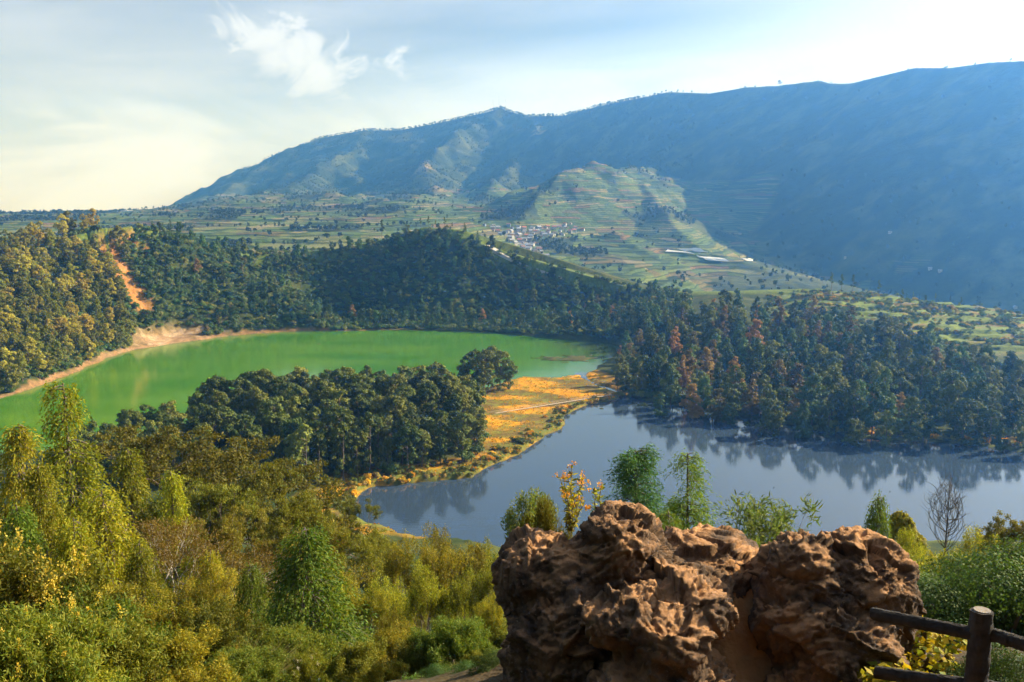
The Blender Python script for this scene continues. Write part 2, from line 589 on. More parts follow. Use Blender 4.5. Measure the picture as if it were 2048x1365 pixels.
def tube(g, pts, rad, sides=5, cap=True):
    pts = np.asarray(pts, float)
    rad = np.broadcast_to(np.asarray(rad, float), (len(pts),))
    d = np.gradient(pts, axis=0)
    d /= np.linalg.norm(d, axis=1, keepdims=True) + 1e-9
    ref = np.where(np.abs(d[:, 2:3]) > .9, np.array([[1., 0, 0]]), np.array([[0, 0, 1.]]))
    s = np.cross(d, ref)
    s /= np.linalg.norm(s, axis=1, keepdims=True) + 1e-9
    t = np.cross(d, s)
    a = np.linspace(0, 2 * pi, sides, endpoint=False)
    V = pts[:, None] + rad[:, None, None] * (np.cos(a)[None, :, None] * s[:, None] + np.sin(a)[None, :, None] * t[:, None])
    n = len(pts)
    i, j = np.meshgrid(np.arange(n - 1), np.arange(sides), indexing='ij')
    q = np.stack([i * sides + j, i * sides + (j + 1) % sides, (i + 1) * sides + (j + 1) % sides, (i + 1) * sides + j], -1).reshape(-1, 4)
    g.add(V.reshape(-1, 3), q)
    if cap:
        c = np.concatenate([V[-1], pts[-1:]])
        g.add(c, [[k, (k + 1) % sides, sides] for k in range(sides)])


def unit(v):
    return v / (np.linalg.norm(v, axis=-1, keepdims=True) + 1e-9)


def leaves(g, c, d, n, L, W):
    """diamond leaves: base points, directions, rough normals, lengths, widths"""
    c, d = np.asarray(c, float), unit(np.asarray(d, float))
    m = len(c)
    s = unit(np.cross(d, n))
    L = np.broadcast_to(np.asarray(L, float), (m,))[:, None]
    W = np.broadcast_to(np.asarray(W, float), (m,))[:, None]
    V = np.stack([c, c + d * L * .45 + s * W * .5, c + d * L, c + d * L * .45 - s * W * .5], 1).reshape(-1, 3)
    F = np.arange(m * 4).reshape(-1, 4)
    g.add(V, F)


def sph(rng, n):
    return unit(rng.normal(size=(n, 3)))


def new_mat(name):
    m = bpy.data.materials.new(name)
    m.use_nodes = True
    nt = m.node_tree
    nt.nodes.clear()
    return m, nt


def N_(nt, t, **kw):
    n = nt.nodes.new(t)
    for k, v in kw.items():
        n.inputs[k.replace('_', ' ')].default_value = v
    return n


def mixrgb(nt, fac, a, b, mode='MIX'):
    n = nt.nodes.new('ShaderNodeMix')
    n.data_type = 'RGBA'
    n.blend_type = mode
    for sock, v in ((n.inputs[0], fac), (n.inputs[6], a), (n.inputs[7], b)):
        if isinstance(v, bpy.types.NodeSocket):
            nt.links.new(v, sock)
        elif isinstance(v, (int, float)):
            sock.default_value = v
        else:
            sock.default_value = (*v, 1)
    return n.outputs[2]


def mapr(nt, v, a, b, c=0., d=1.):
    n = nt.nodes.new('ShaderNodeMapRange')
    nt.links.new(v, n.inputs[0])
    for i, x in zip((1, 2, 3, 4), (a, b, c, d)):
        n.inputs[i].default_value = x
    return n.outputs[0]


def noise_(nt, scale, detail=4, rough=.55, vec=None, stretch=None):
    n = N_(nt, 'ShaderNodeTexNoise', Scale=scale, Detail=detail, Roughness=rough)
    if vec is None:
        vec = nt.nodes.new('ShaderNodeNewGeometry').outputs['Position']
    if stretch:
        mp = nt.nodes.new('ShaderNodeMapping')
        mp.inputs['Scale'].default_value = stretch
        nt.links.new(vec, mp.inputs['Vector'])
        vec = mp.outputs[0]
    nt.links.new(vec, n.inputs['Vector'])
    return n.outputs['Fac']


def leaf_mat(name, a, b, c=None, trans=.32, rough=.72, objrand=.6):
    """leaf: colour varies leaf by leaf and tree by tree; a little light passes through"""
    m, nt = new_mat(name)
    geo = nt.nodes.new('ShaderNodeNewGeometry')
    oi = nt.nodes.new('ShaderNodeObjectInfo')
    col = mixrgb(nt, geo.outputs['Random Per Island'], a, b)
    if c is not None:
        col = mixrgb(nt, mapr(nt, oi.outputs['Random'], 1 - objrand, 1.0, 0, .9), col, c)
    br = N_(nt, 'ShaderNodeHueSaturation')
    nt.links.new(mapr(nt, oi.outputs['Random'], 0, 1, .62, 1.4), br.inputs['Value'])
    nt.links.new(col, br.inputs['Color'])
    wn = nt.nodes.new('ShaderNodeTexWhiteNoise')
    wn.noise_dimensions = '1D'
    nt.links.new(oi.outputs['Random'], wn.inputs['W'])
    nt.links.new(mapr(nt, wn.outputs['Value'], 0, 1, .49, .525), br.inputs['Hue'])
    p = N_(nt, 'ShaderNodeBsdfPrincipled', Roughness=rough)
    p.inputs['Specular IOR Level'].default_value = .25
    nt.links.new(br.outputs[0], p.inputs['Base Color'])
    t = nt.nodes.new('ShaderNodeBsdfTranslucent')
    tcol = mixrgb(nt, 1.0, br.outputs[0], (1.25, 1.25, .6), 'MULTIPLY')
    nt.links.new(tcol, t.inputs['Color'])
    mx = N_(nt, 'ShaderNodeMixShader')
    mx.inputs[0].default_value = trans
    nt.links.new(p.outputs[0], mx.inputs[1])
    nt.links.new(t.outputs[0], mx.inputs[2])
    out = nt.nodes.new('ShaderNodeOutputMaterial')
    nt.links.new(mx.outputs[0], out.inputs['Surface'])
    return m


def plain_mat(name, a, b=None, scale=8., rough=.8, bump=0., detail=5, bscale=None):
    m, nt = new_mat(name)
    p = N_(nt, 'ShaderNodeBsdfPrincipled', Roughness=rough)
    p.inputs['Specular IOR Level'].default_value = .3
    if b is None:
        p.inputs['Base Color'].default_value = (*a, 1)
    else:
        f = mapr(nt, noise_(nt, scale, detail), .3, .7)
        nt.links.new(mixrgb(nt, f, a, b), p.inputs['Base Color'])
    if bump:
        bn = N_(nt, 'ShaderNodeBump', Strength=.8, Distance=bump)
        nt.links.new(noise_(nt, bscale or scale * 2, 6, .6), bn.inputs['Height'])
        nt.links.new(bn.outputs[0], p.inputs['Normal'])
    out = nt.nodes.new('ShaderNodeOutputMaterial')
    nt.links.new(p.outputs[0], out.inputs['Surface'])
    return m


# ------------------------------------------------------------------ the ground sheets
def terrain_mat(name, near):
    m, nt = new_mat(name)
    at = nt.nodes.new('ShaderNodeAttribute')
    at.attribute_name = 'Col'
    fm = nt.nodes.new('ShaderNodeAttribute')
    fm.attribute_name = 'field'
    if near:
        n1 = noise_(nt, .55, 6, .65)
        n2 = noise_(nt, 3.0, 4, .6)
    else:
        n1 = noise_(nt, .035, 6, .65)
        n2 = noise_(nt, .15, 4, .6)
    col = mixrgb(nt, 1.0, at.outputs['Color'], mixrgb(nt, mapr(nt, n1, .3, .7), (.62, .62, .62), (1.4, 1.36, 1.25)), 'MULTIPLY')
    col = mixrgb(nt, mapr(nt, n2, .42, .75, 0, .55), col, mixrgb(nt, 1.0, col, (.6, .75, .5), 'MULTIPLY'))
    if not near:
        # tilled terraces: narrow crop rows that follow the contour, plots of differing crops
        geo = nt.nodes.new('ShaderNodeNewGeometry')
        sx = nt.nodes.new('ShaderNodeSeparateXYZ')
        nt.links.new(geo.outputs['Position'], sx.inputs[0])
        wob = noise_(nt, .01, 3, .5)
        ad = nt.nodes.new('ShaderNodeMath')
        ad.operation = 'MULTIPLY_ADD'
        nt.links.new(wob, ad.inputs[0])
        ad.inputs[1].default_value = 14.
        nt.links.new(sx.outputs[2], ad.inputs[2])
        dv = nt.nodes.new('ShaderNodeMath')
        dv.operation = 'DIVIDE'
        nt.links.new(ad.outputs[0], dv.inputs[0])
        dv.inputs[1].default_value = 3.4
        fl = nt.nodes.new('ShaderNodeMath')
        fl.operation = 'FLOOR'
        nt.links.new(dv.outputs[0], fl.inputs[0])
        fr = nt.nodes.new('ShaderNodeMath')
        fr.operation = 'FRACT'
        nt.links.new(dv.outputs[0], fr.inputs[0])
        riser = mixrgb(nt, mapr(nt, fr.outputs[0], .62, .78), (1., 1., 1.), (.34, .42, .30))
        cmb = nt.nodes.new('ShaderNodeCombineXYZ')
        sc = nt.nodes.new('ShaderNodeMath')
        sc.operation = 'MULTIPLY'
        nt.links.new(sx.outputs[0], sc.inputs[0])
        sc.inputs[1].default_value = .022
        nt.links.new(sc.outputs[0], cmb.inputs[0])
        nt.links.new(fl.outputs[0], cmb.inputs[1])
        wn = nt.nodes.new('ShaderNodeTexVoronoi')
        wn.inputs['Scale'].default_value = 1.0
        nt.links.new(cmb.outputs[0], wn.inputs['Vector'])
        rp = nt.nodes.new('ShaderNodeValToRGB')
        rp.color_ramp.interpolation = 'CONSTANT'
        els = [(0, (.07, .12, .025)), (.2, (.12, .16, .04)), (.38, (.035, .07, .018)), (.52, (.17, .18, .06)), (.66, (.13, .10, .045)), (.76, (.08, .14, .03)), (.88, (.24, .21, .10)), (.96, (.18, .10, .05))]
        while len(rp.color_ramp.elements) < len(els):
            rp.color_ramp.elements.new(.5)
        for e, (p_, c_) in zip(rp.color_ramp.elements, els):
            e.position = p_
            e.color = (*c_, 1)
        sp = nt.nodes.new('ShaderNodeSeparateColor')
        nt.links.new(wn.outputs['Color'], sp.inputs[0])
        nt.links.new(sp.outputs[0], rp.inputs[0])
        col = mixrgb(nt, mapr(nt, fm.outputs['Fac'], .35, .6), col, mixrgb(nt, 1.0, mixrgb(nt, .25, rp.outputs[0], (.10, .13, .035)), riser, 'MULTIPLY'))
    p = N_(nt, 'ShaderNodeBsdfPrincipled', Roughness=.95)
    p.inputs['Specular IOR Level'].default_value = .1
    nt.links.new(col, p.inputs['Base Color'])
    bn = N_(nt, 'ShaderNodeBump', Strength=.9, Distance=.35 if near else 6.)
    nt.links.new(n1, bn.inputs['Height'])
    nt.links.new(bn.outputs[0], p.inputs['Normal'])
    out = nt.nodes.new('ShaderNodeOutputMaterial')
    nt.links.new(p.outputs[0], out.inputs['Surface'])
    return m


def lerp3(a, b, t):
    return a * (1 - t[..., None]) + np.array(b) * t[..., None]


def ground_colour(x, y, z, I):
    n = fbm2(x / 17, y / 17, 4)
    n2 = fbm2(x / 4.1 + 5, y / 4.1, 3)
    c = np.zeros(x.shape + (3,)) + np.array([.035, .055, .018])
    c = lerp3(c, (.075, .085, .022), smooth(-.1, .35, n))
    # terraced pasture on the plateau
    grass = I['plat'] * smooth(-.35, -.05, n + .25)
    c = lerp3(c, (.15, .20, .04), grass)
    c = lerp3(c, (.21, .16, .05), I['plat'] * smooth(.12, .3, fbm2(x / 31 + 8, y / 12, 3)))
    # grassy crest of the rim
    rd = np.abs(y - np.interp(x / np.maximum(y, 1), RIMX, RIM3[:, 1]))
    c = lerp3(c, (.13, .18, .04), smooth(12, 3, rd + 3 * n))
    # sedge bog
    bog = smooth(6, -3, I['bog'] + 5 * n)
    c = lerp3(c, (.62, .285, .012), bog)
    c = lerp3(c, (.15, .105, .03), bog * smooth(-.16, .12, fbm2(x / 24 + 2, y / 15 + 7, 3)))
    c = lerp3(c, (.19, .20, .03), bog * smooth(.0, .3, n2 + .4 * n) * .75)
    sb = np.minimum(I['sb'], I['sg'])
    c = lerp3(c, (.12, .14, .03), smooth(7, 2, I['sb'] + 7 * n2) * smooth(-.5, .5, I['sb']) * (y > 195))
    # bare shore and sand beach
    shore = smooth(3.2, 1.0, I['sg'] + 3 * n2) * (y > 300) * smooth(-.05, -.25, x / np.maximum(y, 1))
    c = lerp3(c, (.26, .15, .08), shore)
    c = lerp3(c, (.36, .22, .13), I['beach'] * smooth(-.5, 0., n + .25))
    c = lerp3(c, (.48, .36, .26), I['beach'] * smooth(.05, .3, n2 + n * .5))
    c = lerp3(c, (.46, .21, .07), I['slide'] * smooth(-.3, .1, n2 + .2))
    c = lerp3(c, (.075, .075, .025), I['zone'])
    under = smooth(-.2, -1.0, sb) * (1 - I['zone'])
    c = lerp3(c, (.05, .06, .03), under)
    # bare earth round the viewpoint
    c = lerp3(c, (.07, .05, .03), smooth(16, 9, y) * smooth(-3, 0, x))
    return c


def far_colour(x, y, z, I):
    n = fbm2(x / 120, y / 120, 4)
    n2 = fbm2(x / 36 + 5, y / 36, 3)
    c = np.zeros(x.shape + (3,)) + np.array([.030, .048, .018])
    c = lerp3(c, (.075, .095, .03), smooth(-.15, .4, n + .5 * n2))
    # bare scars and dry grass on the shoulders
    for px, py, d, rx, ry in ((850, 352, 2900, 40, 70), (870, 385, 2500, 30, 70), (1325, 203, 2940, 60, 60), (1660, 172, 2490, 60, 60), (1075, 275, 3200, 35, 55)):
        ax, ay, _ = at_dist(px, py, d)
        c = lerp3(c, (.27, .22, .09), smooth(.4, .9, np.exp(-((x - ax) / rx) ** 2 - ((y - ay) / ry) ** 2) + .5 * n2))
    return c


def set_attr(me, name, data, kind):
    a = me.attributes.new(name, kind, 'POINT')
    if kind == 'FLOAT_COLOR':
        d = np.ones((len(data), 4), np.float32)
        d[:, :3] = data
        a.data.foreach_set('color', d.ravel())
    else:
        a.data.foreach_set('value', np.asarray(data, np.float32).ravel())


def sheet(name, us, ys, colour, mat):
    U, Y = np.meshgrid(us, ys)
    X = U * (np.abs(Y) + 30)
    Z, I = height(X, Y, True)
    c = colour(X, Y, Z, I)
    nr, nc = U.shape
    i, j = np.meshgrid(np.arange(nr - 1), np.arange(nc - 1), indexing='ij')
    q = np.stack([i * nc + j, i * nc + j + 1, (i + 1) * nc + j + 1, (i + 1) * nc + j], -1).reshape(-1, 4)
    me = mesh_np(name, np.stack([X, Y, Z], -1).reshape(-1, 3), q, [mat], None, True)
    set_attr(me, 'Col', c.reshape(-1, 3), 'FLOAT_COLOR')
    set_attr(me, 'field', I['field'].ravel(), 'FLOAT')
    return tag(obj(name, me), kind='structure')


us = np.linspace(-.95, .95, 520)
ys = np.concatenate([np.linspace(-90, -3, 24)[:-1], np.linspace(-3, 60, 80), np.linspace(61, 190, 65)[:-1], np.linspace(190, 780, 330)])
sheet('ground', us, ys, ground_colour, terrain_mat('ground_earth', True))
us = np.linspace(-.95, .95, 620)
ys = np.concatenate([np.linspace(780, 2100, 240), np.linspace(2106, 4300, 190), np.linspace(4330, 5600, 30)])
sheet('mountain_terrain', us, ys, far_colour, terrain_mat('mountain_earth', False))


def water_mat(name, base, rough, bump, spec=.5, stretch=(1, 1, 1), streak=None):
    m, nt = new_mat(name)
    p = N_(nt, 'ShaderNodeBsdfPrincipled', Roughness=rough)
    p.inputs['IOR'].default_value = 1.33
    p.inputs['Specular IOR Level'].default_value = spec
    if streak is not None:
        f = mapr(nt, noise_(nt, .012, 5, .6, stretch=(1, 2.2, 1)), .38, .66)
        sx = nt.nodes.new('ShaderNodeSeparateXYZ')
        nt.links.new(nt.nodes.new('ShaderNodeNewGeometry').outputs['Position'], sx.inputs[0])
        ad = nt.nodes.new('ShaderNodeMath')
        ad.operation = 'MULTIPLY_ADD'
        nt.links.new(f, ad.inputs[0])
        ad.inputs[1].default_value = 30.
        nt.links.new(sx.outputs[0], ad.inputs[2])
        shallow = mapr(nt, ad.outputs[0], 25., 75.)          # weedy shallows at the eastern end
        nt.links.new(mixrgb(nt, shallow, mixrgb(nt, f, base, streak), (.045, .075, .022)), p.inputs['Base Color'])
    else:
        p.inputs['Base Color'].default_value = (*base, 1)
    bn = N_(nt, 'ShaderNodeBump', Strength=.25, Distance=bump)
    nt.links.new(noise_(nt, .9, 3, .5, stretch=stretch), bn.inputs['Height'])
    nt.links.new(bn.outputs[0], p.inputs['Normal'])
    out = nt.nodes.new('ShaderNodeOutputMaterial')
    nt.links.new(p.outputs[0], out.inputs['Surface'])
    return m


def lake(name, poly, mat, grow):
    P = np.array(poly)
    lo, hi = P.min(0) - 8, P.max(0) + 8
    st = 3.0
    xs, ys_ = np.arange(lo[0], hi[0], st), np.arange(lo[1], hi[1], st)
    X, Y = np.meshgrid(xs, ys_)
    ins = poly_sd(X + st / 2, Y + st / 2, poly) < grow
    nr, nc = X.shape
    i, j = np.nonzero(ins[:-1, :-1])
    q = np.stack([i * nc + j, i * nc + j + 1, (i + 1) * nc + j + 1, (i + 1) * nc + j], -1)
    used = np.unique(q)
    rm = np.full(nr * nc, -1)
    rm[used] = np.arange(len(used))
    V = np.stack([X, Y, 0 * X], -1).reshape(-1, 3)[used]
    o = obj(name, mesh_np(name, V, rm[q], [mat]))
    return tag(o, kind='structure')


lake('green_lake_water', GREEN, water_mat('milky_green_water', (.048, .172, .007), .10, .08, .40, (1, 1, 1), (.095, .225, .016)), 5.0)
lake('blue_lake_water', BLUE, water_mat('dark_lake_water', (.038, .064, .105), .045, .05, 1.0, (.6, 1.6, 1)), 5.0)
# the stream that joins the lakes
g_ = Geo()
S = np.array(STREAM)
dS = unit(np.gradient(S, axis=0))
nS = np.stack([-dS[:, 1], dS[:, 0]], -1) * 4
V_ = np.concatenate([np.c_[S + nS, np.full(len(S), .004)], np.c_[S - nS, np.full(len(S), .004)]])
k_ = len(S)
g_.add(V_, [[i, i + 1, k_ + i + 1, k_ + i] for i in range(k_ - 1)])
tag(obj('stream_water', g_.mesh('stream_water', [bpy.data.materials['dark_lake_water']])), kind='structure')

# ------------------------------------------------------------------ air: the morning haze over basin and valley
HAZE_DENSITY = 3.0e-4
hm, hnt = new_mat('haze_air')
hv = hnt.nodes.new('ShaderNodeVolumePrincipled')
hv.inputs['Color'].default_value = (.11, .37, 1.0, 1)
hv.inputs['Absorption Color'].default_value = (1, 1, 1, 1)
hv.inputs['Density'].default_value = HAZE_DENSITY
hv.inputs['Anisotropy'].default_value = .70
ho = hnt.nodes.new('ShaderNodeOutputMaterial')
hnt.links.new(hv.outputs[0], ho.inputs['Volume'])
bx0, bx1, by0, by1, bz0, bz1 = -5900, 5900, -300, 5700, -110, 620
Vh = [(x, y, z) for z in (bz0, bz1) for y in (by0, by1) for x in (bx0, bx1)]
Fh = [(0, 2, 3, 1), (4, 5, 7, 6), (0, 1, 5, 4), (2, 6, 7, 3), (0, 4, 6, 2), (1, 3, 7, 5)]
tag(obj('haze', mesh_np('haze', Vh, np.array(Fh), [hm])), 'thin blue morning haze filling the valley air', 'haze', kind='stuff')


# ------------------------------------------------------------------ trees of the woods (built once per kind, then copied)
M_BARK = plain_mat('grey_bark', (.10, .075, .055), (.22, .18, .14), 2.5, .9)
M_PALEBARK = plain_mat('pale_bark', (.30, .26, .21), (.48, .43, .36), 3., .85)
M_DARKLEAF = leaf_mat('dark_leaf', (0.035, 0.075, 0.016), (0.1, 0.135, 0.028), (0.125, 0.14, 0.025), .16)
M_ISLELEAF = leaf_mat('island_leaf', (0.042, 0.085, 0.012), (0.145, 0.165, 0.022), (0.17, 0.17, 0.024), .16)
M_HILLLEAF = leaf_mat('hill_leaf', (0.15, 0.175, 0.022), (0.29, 0.26, 0.035), (0.36, 0.27, 0.035), .34)
M_RUSTLEAF = leaf_mat('rust_leaf', (0.14, 0.12, 0.035), (0.22, 0.16, 0.045), (0.30, 0.16, 0.045), .28)
M_BLUELEAF = leaf_mat('blue_green_leaf', (0.045, 0.105, 0.03), (0.13, 0.19, 0.05), None, .18)
M_YELLOWLEAF = leaf_mat('yellow_leaf', (.20, .19, .03), (.28, .22, .035), None, .3)
M_SHRUB = leaf_mat('shrub_leaf', (0.07, 0.13, 0.035), (0.17, 0.22, 0.06), (0.23, 0.21, 0.05), .3)
M_FARLEAF = leaf_mat('far_leaf', (.03, .05, .018), (.07, .09, .03), None, .15)


def clumps(g, rng, cl, per, ls, lw=.92, up=.15):
    """leaf faces in the shells of leaf clumps: cl = rows of x, y, z, radius"""
    cl = np.asarray(cl, float)
    n = np.maximum((per * (cl[:, 3] / cl[:, 3].mean()) ** 2).astype(int), 8)
    k = np.repeat(np.arange(len(cl)), n)
    d = sph(rng, len(k))
    d[:, 2] = np.where(d[:, 2] < -.3, -d[:, 2] * .6, d[:, 2])
    r = cl[k, 3] * (.72 + .28 * rng.random(len(k)))
    c = cl[k, :3] + d * r[:, None] * np.array([1, 1, .82])
    nr = unit(d + .30 * rng.normal(size=d.shape) + np.array([0, 0, up]))
    ldir = unit(np.cross(nr, rng.normal(size=d.shape)) + .12 * d)
    L = ls * rng.uniform(.6, 1.4, len(k))
    leaves(g, c, ldir, nr, L, L * lw)


def trunk_of(rng, h, r, lean=.04, n=6, top=.9):
    t = np.linspace(0, top, n)
    off = np.cumsum(rng.normal(size=(n, 2)) * lean * h / n, axis=0)
    off -= off[0]
    return np.c_[off, t * h - (t == 0) * .6], r * (1 - .8 * t / top)


def broad_tree(rng, h=15., R=4.6, base=.28, ncl=26, per=58, ls=.62, multi=3):
    gt, gc = Geo(), Geo()
    pts, rad = trunk_of(rng, h, h * .016)
    tube(gt, pts, rad, 5)
    cl = []
    m = rng.integers(3, 6)
    sub_ = []
    for q in range(m):
        a = rng.uniform(0, 2 * pi)
        o_ = R * (.15 if q == 0 else rng.uniform(.35, .62))
        rr = R * rng.uniform(.42, .62)
        zt = h * (1.0 if q == 0 else rng.uniform(.55, .93))
        sub_.append((cos(a) * o_, sin(a) * o_, zt - rr * 1.05, rr))
    for i in range(ncl):
        cx_, cy_, cz_, rr = sub_[i % m]
        d = sph(rng, 1)[0]
        d[2] = d[2] * .9 + .15
        d = unit(d)
        c = np.array([cx_, cy_, cz_]) + d * rr * np.array([1, 1, 1.05]) * rng.uniform(.7, 1.0)
        if d[2] < -.1 and rng.random() < .5:
            c[2] = max(h * base, c[2] - h * .2 * rng.random())
        c[2] = max(c[2], h * base)
        cl.append([*c, R * rng.uniform(.13, .25)])
        if rng.random() < .3:
            zb = max(c[2] - np.hypot(c[0], c[1]) * .8, h * .15)
            p0 = np.array([np.interp(zb, pts[:, 2], pts[:, 0]), np.interp(zb, pts[:, 2], pts[:, 1]), zb])
            tube(gt, [p0, p0 * .5 + c * .5 + [0, 0, -.3], c], [h * .006, h * .004, h * .002], 4, False)
    for i in range(max(3, ncl // 6)):
        a, zz = rng.uniform(0, 2 * pi), h * rng.uniform(base, .45)
        rr = R * rng.uniform(.2, .6)
        cl.append([cos(a) * rr, sin(a) * rr, zz, R * rng.uniform(.14, .24)])
    cl.append([pts[-1, 0], pts[-1, 1], h * .93, R * .25])
    clumps(gc, rng, cl, per, ls)
    return gt, gc


def column_tree(rng, h=18., R=2.6, base=.2, ncl=24, per=62, ls=.6):
    gt, gc = Geo(), Geo()
    pts, rad = trunk_of(rng, h, h * .013, .03, 7, .96)
    tube(gt, pts, rad, 5)
    cl = []
    for i in range(ncl):
        t = (i + rng.random()) / ncl
        a = rng.uniform(0, 2 * pi)
        prof = (1 - t ** 2.2) ** .6 * min(1, .45 + 2.2 * t)
        rr = R * prof * rng.uniform(.25, 1)
        zz = h * (base + (1 - base) * t * .96)
        cl.append([cos(a) * rr, sin(a) * rr, zz, R * rng.uniform(.26, .46) * (1.1 - .55 * t)])
    clumps(gc, rng, cl, per, ls)
    return gt, gc


def cone_tree(rng, h=11., R=2.2, whorls=11, per=46, ls=.5):
    gt, gc = Geo(), Geo()
    pts, rad = trunk_of(rng, h, h * .013, .01, 5, .98)
    tube(gt, pts, rad, 5)
    cl = []
    for i in range(whorls):
        t = i / whorls
        for k in range(4):
            a = rng.uniform(0, 2 * pi)
            rr = R * (1 - t) * rng.uniform(.4, 1.0)
            cl.append([cos(a) * rr, sin(a) * rr, h * (.12 + .86 * t) - rr * .25, R * (.12 + .26 * (1 - t))])
    clumps(gc, rng, cl, per * .5, ls, .5)
    return gt, gc


def bush(rng, h=2.6, R=1.9, ncl=9, per=46, ls=.38):
    gt, gc = Geo(), Geo()
    cl = []
    for i in range(ncl):
        a, rr = rng.uniform(0, 2 * pi), R * rng.random() ** .6 * .75
        zz = h * (.3 + .5 * rng.random() * (1 - .5 * rr / R))
        c = [cos(a) * rr, sin(a) * rr, zz, R * rng.uniform(.28, .48)]
        cl.append(c)
        tube(gt, [[0, 0, -.3], [c[0] * .5, c[1] * .5, zz * .4], c[:3]], [.06, .04, .02], 4, False)
    clumps(gc, rng, cl, per, ls)
    return gt, gc


class Kind:
    """a kind of tree: trunk mesh and crown mesh, copied for every individual"""

    def __init__(self, name, maker, leafmat, seed, barkmat=None, **kw):
        rng = np.random.default_rng(seed)
        gt, gc = maker(rng, **kw)
        self.name = name
        self.trunk = gt.mesh(name + '_trunk', [barkmat or M_BARK], True)
        self.crown = gc.mesh(name + '_crown', [leafmat])
        zs = np.concatenate(gc.v)[:, 2]
        self.h = float(np.percentile(zs, 99.7))
        self.gt, self.gc = gt, gc
        self.lm, self.bm = leafmat, barkmat or M_BARK
        self._one = None

    def one(self):
        """the whole tree as a single mesh (for far copies that read as a mass)"""
        if self._one is None:
            Vt, Vc = np.concatenate(self.gt.v), np.concatenate(self.gc.v)
            Ft = [np.concatenate(self.gt.f[k]) for k in (3, 4) if self.gt.f[k]]
            Fc = [np.concatenate(self.gc.f[k]) + len(Vt) for k in (3, 4) if self.gc.f[k]]
            idx = [0] * sum(map(len, Ft)) + [1] * sum(map(len, Fc))
            self._one = mesh_np(self.name + '_whole', np.concatenate([Vt, Vc]), Ft + Fc, [self.bm, self.lm], idx)
        return self._one

    def place(self, x, y, z, h, rz, label, cat, group, name=None, wide=1.0, tilt=(0, 0)):
        s = h / self.h
        e = bpy.data.objects.new(name or self.name, None)
        e.empty_display_size = .5
        COL.objects.link(e)
        e.location = (x, y, z)
        e.rotation_euler = (tilt[0], tilt[1], rz)
        e.scale = (s * wide, s * wide, s)
        tag(e, label, cat, group)
        obj('trunk' if cat != 'shrub' else 'stems', self.trunk, e)
        obj('crown' if cat != 'shrub' else 'foliage', self.crown, e)
        return e


K = {}
for i in range(4):
    K['isle%d' % i] = Kind('round_crowned_tree', broad_tree, M_ISLELEAF, 100 + i, h=16, R=4.4 + .5 * (i % 2), base=.05, ncl=66, per=62, ls=.52)
for i in range(4):
    K['hill%d' % i] = Kind('olive_green_tree', broad_tree, M_HILLLEAF, 120 + i, h=13, R=3.7 + .5 * (i % 3), base=.12, ncl=50, per=56, ls=.52)
for i in range(4):
    K['rim%d' % i] = Kind('dark_green_tree', broad_tree, M_BLUELEAF if i % 2 else M_DARKLEAF, 140 + i, h=11, R=3.0 + .5 * (i % 3), base=.14, ncl=40, per=44, ls=.55)
for i in range(4):
    K['right%d' % i] = Kind('slender_tree', column_tree, (M_DARKLEAF, M_ISLELEAF, M_DARKLEAF, M_BLUELEAF)[i], 160 + i, h=18, R=3.6 + .5 * (i % 2), ncl=34, per=95, ls=.58)
for i in range(2):
    K['rust%d' % i] = Kind('slender_tree', column_tree, M_RUSTLEAF, 170 + i, h=15, R=3.3, ncl=30, per=85, ls=.55)
for i in range(2):
    K['cone%d' % i] = Kind('conifer_tree', cone_tree, M_BLUELEAF, 180 + i, h=10, R=2.2)
for i in range(3):
    K['bush%d' % i] = Kind('shrub', bush, (M_SHRUB, M_BLUELEAF, M_SHRUB)[i], 190 + i)
K['yellow'] = Kind('broadleaf_tree', broad_tree, M_YELLOWLEAF, 199, barkmat=M_PALEBARK, h=12, R=3.6, base=.35, ncl=18, per=55, ls=.55)
K['sedge'] = Kind('shrub', bush, leaf_mat('orange_sedge', (.66, .32, .03), (.56, .36, .04), None, .35), 201, h=.7, R=.9, ncl=5, per=26, ls=.4)


def third(v, a, b, names):
    return names[0] if v < a else names[1] if v < b else names[2]


def scatter(poly, n, mind, seed, z=0.0, tries=40, dens=None):
    """points in a polygon, no two closer than mind"""
    rng = np.random.default_rng(seed)
    P = np.array(poly)
    lo, hi = P.min(0), P.max(0)
    out = np.zeros((0, 2))
    for _ in range(tries):
        c = lo + rng.random((n * 2, 2)) * (hi - lo)
        c = c[poly_sd(c[:, 0], c[:, 1], poly) < 0]
        if dens is not None:
            c = c[rng.random(len(c)) < dens(c)]
        for p in c:
            if len(out) == 0 or ((out - p) ** 2).sum(1).min() > mind * mind:
                out = np.vstack([out, p])
            if len(out) >= n:
                return out
    return out


